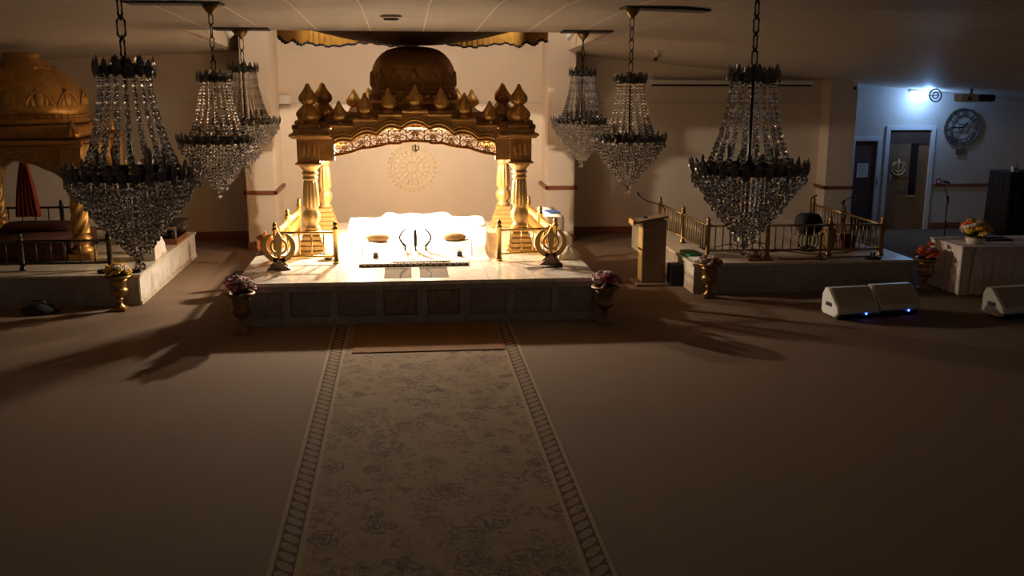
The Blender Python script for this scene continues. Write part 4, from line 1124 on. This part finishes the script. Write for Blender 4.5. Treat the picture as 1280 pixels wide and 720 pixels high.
q = MB().box(PX - 1.13, PX + 1.13, PY - 1.13, PY + 1.13, 2.165, 2.22, bev=.012).box(PX - 1.0, PX + 1.0, PY - 1.0, PY + 1.0, 2.22, 2.42, bev=.03)
P_(q, 'roof', M['gold_dark'], lc)
dp2 = [(.88, 2.42), (.90, 2.47), (.86, 2.50), (.87, 2.58), (.89, 2.60), (.885, 2.66), (.875, 2.78), (.84, 2.90), (.77, 3.02), (.66, 3.13), (.52, 3.23), (.39, 3.31), (.29, 3.38), (.24, 3.44), (.26, 3.47), (.22, 3.49)]
P_(MB().lathe(dp2, (PX, PY, 0), 64, True, lambda k, a: 1 + .010 * abs(math.cos(10 * a))), 'dome', M['gold'], lc)
for k in range(12):
    a = 2 * PI * k / 12 - .5; q = MB()
    for da, z, w, h in ((0, 2.84, .075, .14), (-.11, 2.79, .05, .10), (.11, 2.79, .05, .10), (-.2, 2.74, .035, .06), (.2, 2.74, .035, .06)):
        q.ell((0, 0, 0), (.035, w, h), 10, 7, Matrix.Translation((PX + .855 * math.cos(a + da), PY + .855 * math.sin(a + da), z)) @ Matrix.Rotation(a + da, 4, 'Z') @ Matrix.Rotation(R(-12), 4, 'Y'))
    q.tube([(PX + .885 * math.cos(a + d), PY + .885 * math.sin(a + d), 2.70 + .22 * (1 - (d / .23) ** 2)) for d in frange(-.23, .23, 10)], .014, 5)
    P_(q, 'dome_petal', M['gold'], lc)
q = MB()
for k in range(48):
    a = 2 * PI * k / 48; q.ell((PX + .88 * math.cos(a), PY + .88 * math.sin(a), 2.545), (.03, .03, .032), 7, 5)
q.tube([(PX + .88 * math.cos(a), PY + .88 * math.sin(a), 2.545) for a in frange(0, 2 * PI, 48)[:-1]], .018, 6, closed=True)
P_(q, 'dome_beading', M['gold'], lc)
q = MB()
for k in range(14):
    a = 2 * PI * k / 14; q.ell((PX + .47 * math.cos(a), PY + .47 * math.sin(a), 3.26), (.05, .05, .03), 7, 5)
q.tube([(PX + .47 * math.cos(a), PY + .47 * math.sin(a), 3.255) for a in frange(0, 2 * PI, 36)[:-1]], .02, 6, closed=True)
P_(q, 'crown_beading', M['gold'], lc)
# orange-red cloth hanging by the rear column
t = thing('hanging_cloth', 'orange-red cloth hanging beside the rear column of the left canopy', 'cloth', (-6.20, 17.02, LZ + .42))
q = MB(); rows = []
for z, w in ((1.0, .03), (.8, .08), (.5, .14), (.2, .18), (.0, .20)):
    rows.append([(w * (-1 + 2 * i / 24), .03 * math.sin(i * 1.4) + .03, z) for i in range(25)] + [(w * (1 - 2 * i / 24), .03 * math.sin((24 - i) * 1.4) + .015, z) for i in range(25)])
q.loft(rows, True, True).build('cloth_folds', M['red_cloth'], t)
MB().tube([(0, 0.02, 1.0), (0, .02, 1.08)], .02, 8).build('knot', M['red_cloth'], t)
# draped maroon seat below
t = thing('draped_divan', 'low divan under a maroon cloth beneath the left golden canopy', 'seat', (PX, PY - .3, LZ))
q = MB(); draped(q, PX - .75, PX + .75, PY - 1.2 + .05, PY + .45, LZ + .002, LZ + .28); P_(q, 'cloth_cover', M['maroon_cloth'], t)
q = MB(); softbox(q, PX - .55, PX + .55, PY - .1, PY + .35, LZ + .28, LZ + .42); P_(q, 'cushion', M['maroon_cloth'], t)
# boxes at the right side of the left platform
t = thing('white_box', 'white upright card box on the left platform near the yellow flowers', 'box', (-3.83, 15.30, LZ + .001), .02)
MB().box(-.09, .09, -.2, .2, 0, .29, bev=.006).build('carton', M['acrylic_box'], t)
q = MB(); q.prism([(-.10, .29), (.10, .29), (.05, .33), (-.08, .32)], -.2, .2); q.build('open_flap', M['paper'], t)
t = thing('clear_bag', 'crumpled pale plastic bag beside the white box on the left platform', 'bag', (-3.89, 15.85, LZ + .001))
q = MB(); rings = []
for k in range(8):
    u = k / 7; rings.append([((.13 * (1 - .75 * u ** 2) + .012 * math.sin(6 * a + 2 * k)) * math.cos(a), (.19 * (1 - .75 * u ** 2) + .012 * math.sin(7 * a)) * math.sin(a), .33 * u) for a in frange(0, 2 * PI, 32)[:-1]])
q.loft(rings, True, True).build('film', M['table_cloth'], t)
q = MB().tube([(-.03, 0, .32), (0, .02, .38), (.04, 0, .32)], .012, 6); q.build('knot', M['table_cloth'], t)
t = thing('collection_box', 'glass-sided box with flat black lid at the far end of the left platform', 'box', (-3.93, 16.95, LZ + .001))
MB().box(-.20, .20, -.42, .42, 0, .09, bev=.006).build('base', M['wood_red'], t)
q = MB()
for sx in (-1, 1):
    for sy in (-1, 1): q.box(sx * .18 - .012, sx * .18 + .012, sy * .38 - .012, sy * .38 + .012, .09, .30)
q.build('corner_post', M['steel'], t)
g_ = MB().box(-.185, .185, -.385, .385, .09, .30); g_.build('glass_case', M['glassy'] if 'glassy' in M else M['crystal'], t)
MB().box(-.22, .22, -.45, .45, .30, .33, bev=.006).build('lid', M['black'], t)
MB().box(-.08, .10, -.3, .1, .095, .2, bev=.02).build('contents', M['black_cloth'], t)
sk = MB().box(-.30, .30, -.05, .05, 0, .05, bev=.02).build('dark_roll', M['black_cloth'], None, (-4.02, 14.22, LZ + .001)); tag(sk, 'dark rolled cloth lying on the left platform corner behind the yellow flowers', 'cloth')

# ------------------------------------------------------------------ right foreground: monitors, table
def monitor(x, y, label, rz=0.):
    t = thing('floor_monitor', label, 'speaker', (x, y, 0), rz, 'white wedge monitors on the floor')
    W2 = .31
    prof = [(-.14, .03), (-.22, .10), (-.20, .17), (.04, .39), (.14, .39), (.20, .30), (.20, .06), (.16, .03)]   # (y, z)
    q = MB(); rings = []
    for xx in (-W2, -W2 + .015, W2 - .015, W2):
        ins = .93 if abs(xx) == W2 else 1.
        rings.append([(xx, py * ins, .21 + (pz - .21) * ins) for py, pz in prof])
    q.loft(rings, True, False).build('cabinet', M['white_plastic'], t)
    MB().add([(-W2 + .03, -.205, .175), (W2 - .03, -.205, .175), (W2 - .03, .035, .395), (-W2 + .03, .035, .395), (-W2 + .03, -.19, .165), (W2 - .03, -.19, .165), (W2 - .03, .05, .385), (-W2 + .03, .05, .385)],
             [(0, 1, 2, 3), (7, 6, 5, 4), (0, 4, 5, 1), (1, 5, 6, 2), (2, 6, 7, 3), (3, 7, 4, 0)]).build('grille', M['mon_grille'], t)
    for s in (-1, 1):
        MB().box(s * W2 - .012, s * W2 + .012, -.06, .08, .16, .21, bev=.005).build('side_handle', M['black'], t)
        MB().box(s * .22 - .05, s * .22 + .05, -.16, .16, 0, .035, bev=.01).build('rubber_foot', M['black'], t)
    MB().box(-W2 + .05, W2 - .05, -.20, -.165, .045, .09).build('rear_strip', M['black'], t)
    MB().ell((.12, -.212, .075), (.012, .012, .010), 8, 6).build('indicator_light', M['led_blue'], t, label='glowing blue indicator light')
    return t
monitor(5.94, 12.50, 'white wedge floor speaker, left one of the touching pair', .13)
monitor(6.61, 12.64, 'white wedge floor speaker, right one of the touching pair', .10)
monitor(8.14, 12.32, 'white wedge floor speaker standing alone in front of the skirted table', .16)
t = thing('skirted_table', 'table with pale pleated floor-length cloth at the right', 'table', (8.9, 13.95, 0))
q = MB(); tx0, tx1, ty0, ty1, tz = 8.10, 10.2, 13.55, 14.45, .74
ptz = along([(tx0, ty0), (tx1, ty0), (tx1, ty1), (tx0, ty1), (tx0, ty0)], .028)[:-1]
rows = []
for z, f in ((.012, 1.), (.3, .75), (.6, .35), (.72, .1)):
    row = []
    for i, p in enumerate(ptz):
        onx = abs(p.y - ty0) < .01 or abs(p.y - ty1) < .01
        d = (.022 * math.sin(i * 1.1) + .012 * math.sin(i * .37)) * f
        row.append((p.x + (0 if onx else d - .01 * f), p.y + (d - .01 * f if onx else 0), z))
    rows.append(row)
q.loft(rows, False, True); P_(q, 'skirt', M['table_cloth'], t)
P_(MB().box(tx0 - .02, tx1 + .02, ty0 - .02, ty1 + .02, tz - .03, tz, bev=.01), 'table_top', M['table_cloth'], t)
q = MB(); rows = []
for z, w in ((.74, .04), (.60, .07), (.42, .085), (.2, .10), (.05, .11)):
    rows.append([(tx0 + .24 + w * (-1 + 2 * i / 20), ty0 - .035 + .014 * math.sin(i * 1.9) , z) for i in range(21)])
q.loft(rows, False, True, closed=False); P_(q, 'gathered_swag', M['white_cloth'], t)
for x, lab in ((tx0 + .16, 'foot'), (tx0 + .36, 'foot')):
    P_(MB().box(x - .03, x + .03, ty0 - .03, ty0 + .03, 0, .03), 'table_foot', M['orange'], t, 'orange foot cap')
t = bouquet(8.42, 13.80, tz + .09, .21, .30, ['yellow', 'yellow', 'white_petal', 'yellow', 'orange'], 'yellow and cream flowers in the basket on the skirted table', 26)
t = thing('flower_basket', 'pale woven basket holding yellow flowers on the skirted table', 'basket', (8.42, 13.80, tz + .001))
MB().lathe([(.11, 0), (.12, .05), (.135, .10), (.125, .105), (.11, .05), (.10, .012)], (0, 0, 0), 32, True, lambda k, a: 1 + .03 * math.sin(16 * a + k * 1.5)).build('basket_body', M['white_petal'], t)
MB().tube([(.132 * math.cos(a), .132 * math.sin(a), .103) for a in frange(0, 2 * PI, 24)[:-1]], .012, 6, closed=True).build('rim', M['cream_cloth'], t)
t = thing('dark_tray', 'flat dark tray lying on the skirted table behind the flower basket', 'tray', (8.92, 14.1, tz + .001))
MB().box(-.22, .22, -.14, .14, 0, .012, bev=.004).build('tray_base', M['maroon_cloth'], t)
MB().tube([(-.21, -.13, .018), (.21, -.13, .018), (.21, .13, .018), (-.21, .13, .018)], .012, 6, closed=True).build('rim', M['black'], t)
mic_stand(9.2, 16.0, 0, 1.15, 'tall black boom microphone stand on the floor behind the skirted table', (-.10, .28))
# cloth covered loudspeaker tower at the right edge
t = thing('covered_speaker_tower', 'tall black cloth-covered loudspeaker on a stand at the right wall', 'speaker', (11.05, 16.9, 0))
q = MB(); draped(q, -.38, .42, -.32, .32, .36, 1.50, .02, flare=.03); q.build('black_cover', M['black_cloth'], t)
for k in range(3):
    a = 2 * PI * k / 3 - .6
    MB().tube([(0, 0, .32), (.34 * math.cos(a), .34 * math.sin(a), .015)], .014, 6).build('stand_leg', M['black'], t)
MB().tube([(0, 0, .05), (0, 0, .45)], .022, 8).build('stand_pole', M['black'], t)
t = thing('wireless_receiver', 'small white box with aerial on top of the covered loudspeaker', 'receiver', (10.88, 16.8, 1.502))
MB().box(-.06, .06, -.04, .04, 0, .10, bev=.008).build('case', M['white_plastic'], t)
MB().tube([(.02, 0, .1), (.02, 0, .22)], .004, 5).build('aerial', M['black'], t)
MB().box(-.03, .03, -.043, -.04, .03, .06).build('socket', M['black'], t)

# ------------------------------------------------------------------ fittings on walls and ceiling
t = thing('wall_clock', 'large round skeleton clock with roman numerals on the right rear wall', 'clock', (11.53, YW - .035, 2.13))
M_ = M['clock_metal']
def circle_y(r, n=48, y=0.): return [(r * math.cos(2 * PI * k / n), y, r * math.sin(2 * PI * k / n)) for k in range(n)]
MB().tube(circle_y(.38), .018, 6, closed=True).build('outer_ring', M_, t)
MB().tube(circle_y(.25), .012, 6, closed=True).build('inner_ring', M_, t)
MB().tube(circle_y(.07, 24), .010, 6, closed=True).build('hub_ring', M_, t)
num = ['XII', 'I', 'II', 'III', 'IIII', 'V', 'VI', 'VII', 'VIII', 'IX', 'X', 'XI']
for k, s in enumerate(num):
    q = MB(); a = PI / 2 - k * PI / 6
    wd = {'I': .020, 'V': .040, 'X': .040}; tot = sum(wd[c] for c in s); u = -tot / 2
    mt_ = Matrix.Translation((.315 * math.cos(a), 0, .315 * math.sin(a))) @ Matrix.Rotation(-(a - PI / 2), 4, 'Y')
    def bar(x0, x1):
        q.add([(x0 - .005, -.006, -.052), (x0 + .005, -.006, -.052), (x1 + .005, -.006, .052), (x1 - .005, -.006, .052), (x0 - .005, .006, -.052), (x0 + .005, .006, -.052), (x1 + .005, .006, .052), (x1 - .005, .006, .052)],
              [(0, 1, 2, 3), (7, 6, 5, 4), (0, 4, 5, 1), (1, 5, 6, 2), (2, 6, 7, 3), (3, 7, 4, 0)], False, mt_)
    for c in s:
        m0 = u + wd[c] / 2
        if c == 'I': bar(m0, m0)
        elif c == 'V': bar(m0, m0 - .015); bar(m0, m0 + .015)
        else: bar(m0 - .014, m0 + .014); bar(m0 + .014, m0 - .014)
        u += wd[c]
    q.build('numeral', M_, t)
q = MB()
for k in range(4):
    a = PI / 4 + k * PI / 2; q.tube([(.07 * math.cos(a), 0, .07 * math.sin(a)), (.38 * math.cos(a), 0, .38 * math.sin(a))], .006, 5)
q.build('spokes', M_, t)
MB().prism([(-.012, 0), (.0, -.02), (.012, 0), (.02, .12), (0, .17), (-.02, .12)], -.022, -.014, Matrix.Rotation(R(50), 4, 'Y')).build('hour_hand', M['black'], t)
MB().prism([(-.012, -.03), (.012, -.03), (.016, .2), (0, .29), (-.016, .2)], -.030, -.023, Matrix.Rotation(R(-91), 4, 'Y')).build('minute_hand', M['black'], t)
MB().box(-.09, .09, -.008, .008, -.56, -.44, bev=.004).tube([(0, 0, -.40), (0, 0, -.44)], .006).build('pendant_plate', M_, t)
t = thing('emergency_light', 'glowing blue-white emergency light on the wall above the panelled door', 'light', (10.53, YW - .002, 2.70))
MB().box(-.19, .19, -.06, 0, 0, .15, bev=.015).build('diffuser', M['sign_glow'], t)
MB().box(-.21, .21, -.05, 0, .15, .19, bev=.01).build('housing', M['white_plastic'], t)
t = thing('door_notice', 'white sheet of paper with faint writing fixed to the left dark door', 'notice', (9.46, YW + .012, 1.25))
MB().box(-.12, .12, -.004, .002, -.145, .145).build('sheet', M['paper'], t)
q = MB()
for k in range(7): q.box(-.095, .095 - .03 * (k % 3), -.0055, -.004, .105 - .034 * k, .113 - .034 * k)
q.build('writing', M['steel'], t)
t = thing('fire_alarm_box', 'small red call point on the wall right of the panelled door', 'alarm', (11.13, YW - .002, 1.0))
MB().box(-.05, .05, -.04, 0, -.05, .07, bev=.006).build('case', M['red_plastic'], t); MB().box(-.03, .03, -.045, -.038, -.02, .04).build('cover', M['white_plastic'], t)
t = thing('wall_unit', 'small white box on the rear wall left of the golden dome', 'wall box', (-2.27, YW - .002, 2.61))
MB().box(-.11, .11, -.09, 0, 0, .17, bev=.01).build('case', M['white_plastic'], t); MB().box(-.10, .10, -.085, -.005, -.02, .0).build('base_strip', M['steel'], t)
t = thing('projector', 'cream projector hanging under the ceiling before the wall clock', 'projector', (10.62, 18.0, 2.70))
MB().box(-.26, .08, -.15, .15, 0, .15, bev=.02).build('body', M['acrylic_box'], t); MB().box(.08, .42, -.14, .14, .01, .14, bev=.02).build('rear_casing', M['black'], t)
MB().tube([(0, 0, .15), (0, 0, zc(10.62, 18) - 2.70 - .005)], .025, 10).build('bracket', M['steel'], t)
MB().lathe([(.035, -.16), (.035, -.13)], (-.1, 0, 0), 12).build('lens', M['glass_dark'], t) if False else MB().tube([(-.12, -.15, .07), (-.12, -.18, .07)], .035, 12).build('lens', M['glass_dark'], t)
t = thing('projection_screen', 'long rolled-up projection screen high on the rear wall behind the near right chandelier', 'projection screen', (6.56, YW - .09, 2.97))
MB().box(-1.68, 1.68, -.05, .06, .03, .12, bev=.015).build('casing', M['white_plastic'], t); MB().box(-1.66, 1.62, -.03, .0, -.01, .03).build('weight_bar', M['black'], t)
MB().box(-1.0, -.9, .0, .088, .05, .10).box(1.0, 1.1, 0, .088, .05, .10).build('bracket', M['steel'], t)
def cctv(x, y, label, dz=0):
    z = zc(x, y) - .004
    t = thing('security_camera', label, 'camera', (x, y, z), 0, 'security cameras')
    MB().lathe([(.045, 0), (.045, -.02), (.02, -.035), (.015, -.09)], (0, 0, 0), 14).build('mount', M['white_plastic'], t)
    MB().tube([(.07, .06, -.085), (-.05, -.10, -.15)], .038, 12).build('body', M['white_plastic'], t)
    MB().tube([(-.05, -.10, -.15), (-.058, -.112, -.155)], .034, 12).build('lens', M['glass_dark'], t)
cctv(4.28, 16.9, 'small security camera under the ceiling right of the middle right chandelier')
cctv(8.75, 18.9, 'small security camera under the ceiling above the far right pillar')
t = thing('smoke_detector', 'round smoke detector on the ceiling tiles near the top centre', 'smoke detector', (-.13, 12.55, zc(-.13, 12.55) - .001))
MB().lathe([(.13, 0), (.13, -.018), (.11, -.03)], (0, 0, 0), 28).build('base', M['white_plastic'], t); MB().lathe([(.10, -.03), (.085, -.055), (.02, -.06)], (0, 0, 0), 28).build('sensor', M['plate_dark'], t)
t = thing('ceiling_loudspeaker', 'small dark ring-shaped fixture hanging under the ceiling near the emergency light', 'ceiling fixture', (10.3, 18.7, zc(10.3, 18.7) - .02))
MB().tube([(.12 * math.cos(a), .02 * math.sin(a), -.13 + .12 * math.sin(a)) for a in frange(0, 2 * PI, 24)[:-1]], .014, 6, closed=True).build('outer_ring', M['plate_dark'], t)
MB().tube([(.06 * math.cos(a), .0, -.13 + .06 * math.sin(a)) for a in frange(0, 2 * PI, 20)[:-1]], .012, 6, closed=True).build('inner_ring', M['plate_dark'], t)
MB().tube([(0, 0, .01), (0, 0, -.02)], .012, 6).tube([(-.22, 0, -.14), (.06, 0, -.13)], .008, 6).build('bracket', M['plate_dark'], t)
# spot fittings inside the raised ceiling
SP = [(-2.98, 16.0, 'white spotlight on the ceiling upstand left of the dome, nearer one', 1), (-2.98, 18.0, 'white spotlight on the ceiling upstand left of the dome, farther one', 1),
      (2.98, 16.2, 'white spotlight on the ceiling upstand right of the dome, nearer one', -1), (2.98, 18.0, 'white spotlight on the ceiling upstand right of the dome, farther one', -1)]
for x, y, lab, s in SP:
    t = thing('spotlight', lab, 'spotlight', (x, y, 3.83), 0, 'spotlights beside the dome')
    MB().tube([(-s * .12, 0, .08), (-s * .03, 0, .06)], .015, 8).build('arm', M['white_plastic'], t)
    MB().tube([(-s * .03, 0, .09), (s * .06, .04, -.02)], [.045, .06], 14).build('head', M['white_plastic'], t)

# ------------------------------------------------------------------ lights
def light(kind, name, loc, energy, color, rot=None, **kw):
    l = bpy.data.lights.new(name, kind); l.energy = energy; l.color = color
    for k, v in kw.items(): setattr(l, k, v)
    o = bpy.data.objects.new(name, l); COL.objects.link(o); o.location = loc
    if rot: o.rotation_euler = rot
    return o
WARM = (1., .74, .42)
# lamp under the canopy dome, facing out towards the hall
light('AREA', 'canopy_lamp', (-.70, 15.8, 2.05), 275, (1., .84, .65), (R(-46), 0, R(8)), shape='DISK', size=.12)
light('POINT', 'canopy_bulb', (.3, 16.0, 2.04), 310, (1., .83, .62), shadow_soft_size=.035)
# cove lamps hidden above the tile edge, washing the alcove wall
for x in (-1.3, 1.6):
    light('SPOT', 'alcove_spot', (x, 17.1, 4.75), 80, (1., .83, .65), (R(36), 0, R(8 if x < 0 else -8)), spot_size=R(150), spot_blend=.8, shadow_soft_size=.25)
light('POINT', 'emergency_glow', (10.53, YW - .42, 2.70), 26, (.26, .50, 1.), shadow_soft_size=.08)
# added weak fill light from behind the camera, with no window there
light('AREA', 'hall_fill', (1., YF + .1, 2.8), 20, (.92, .88, 1.), (R(96), 0, 0), shape='RECTANGLE', size=6., size_y=1.2)

w = bpy.data.worlds.new('world'); sc.world = w; w.use_nodes = True
w.node_tree.nodes['Background'].inputs[0].default_value = (.02, .018, .016, 1); w.node_tree.nodes['Background'].inputs[1].default_value = .1

# ------------------------------------------------------------------ camera
cam = bpy.data.cameras.new('camera'); co = bpy.data.objects.new('camera', cam); COL.objects.link(co)
p, y_, r_ = .212803, .1074617, .0030502
F = Vector((math.sin(y_) * math.cos(p), math.cos(y_) * math.cos(p), -math.sin(p))); rt = Vector((math.cos(y_), -math.sin(y_), 0)); dn = F.cross(rt)
right = math.cos(r_) * rt - math.sin(r_) * dn; down = math.sin(r_) * rt + math.cos(r_) * dn
mw = Matrix((( right.x, -down.x, -F.x, 0), (right.y, -down.y, -F.y, 0), (right.z, -down.z, -F.z, 3.2), (0, 0, 0, 1)))
co.matrix_world = mw
cam.sensor_width = 36; cam.lens = 1241.4 / 1280 * 36; cam.clip_start = .05; cam.clip_end = 100
sc.camera = co
sc.view_settings.view_transform = 'Standard'; sc.view_settings.look = 'None'; sc.view_settings.gamma = 1; sc.view_settings.exposure = .22
sc.view_settings.use_curve_mapping = False
sc.cycles.use_denoising = True
sc.cycles.sample_clamp_indirect = 6
sc.cycles.max_bounces = 10; sc.cycles.transmission_bounces = 10; sc.cycles.glossy_bounces = 4; sc.cycles.transparent_max_bounces = 16
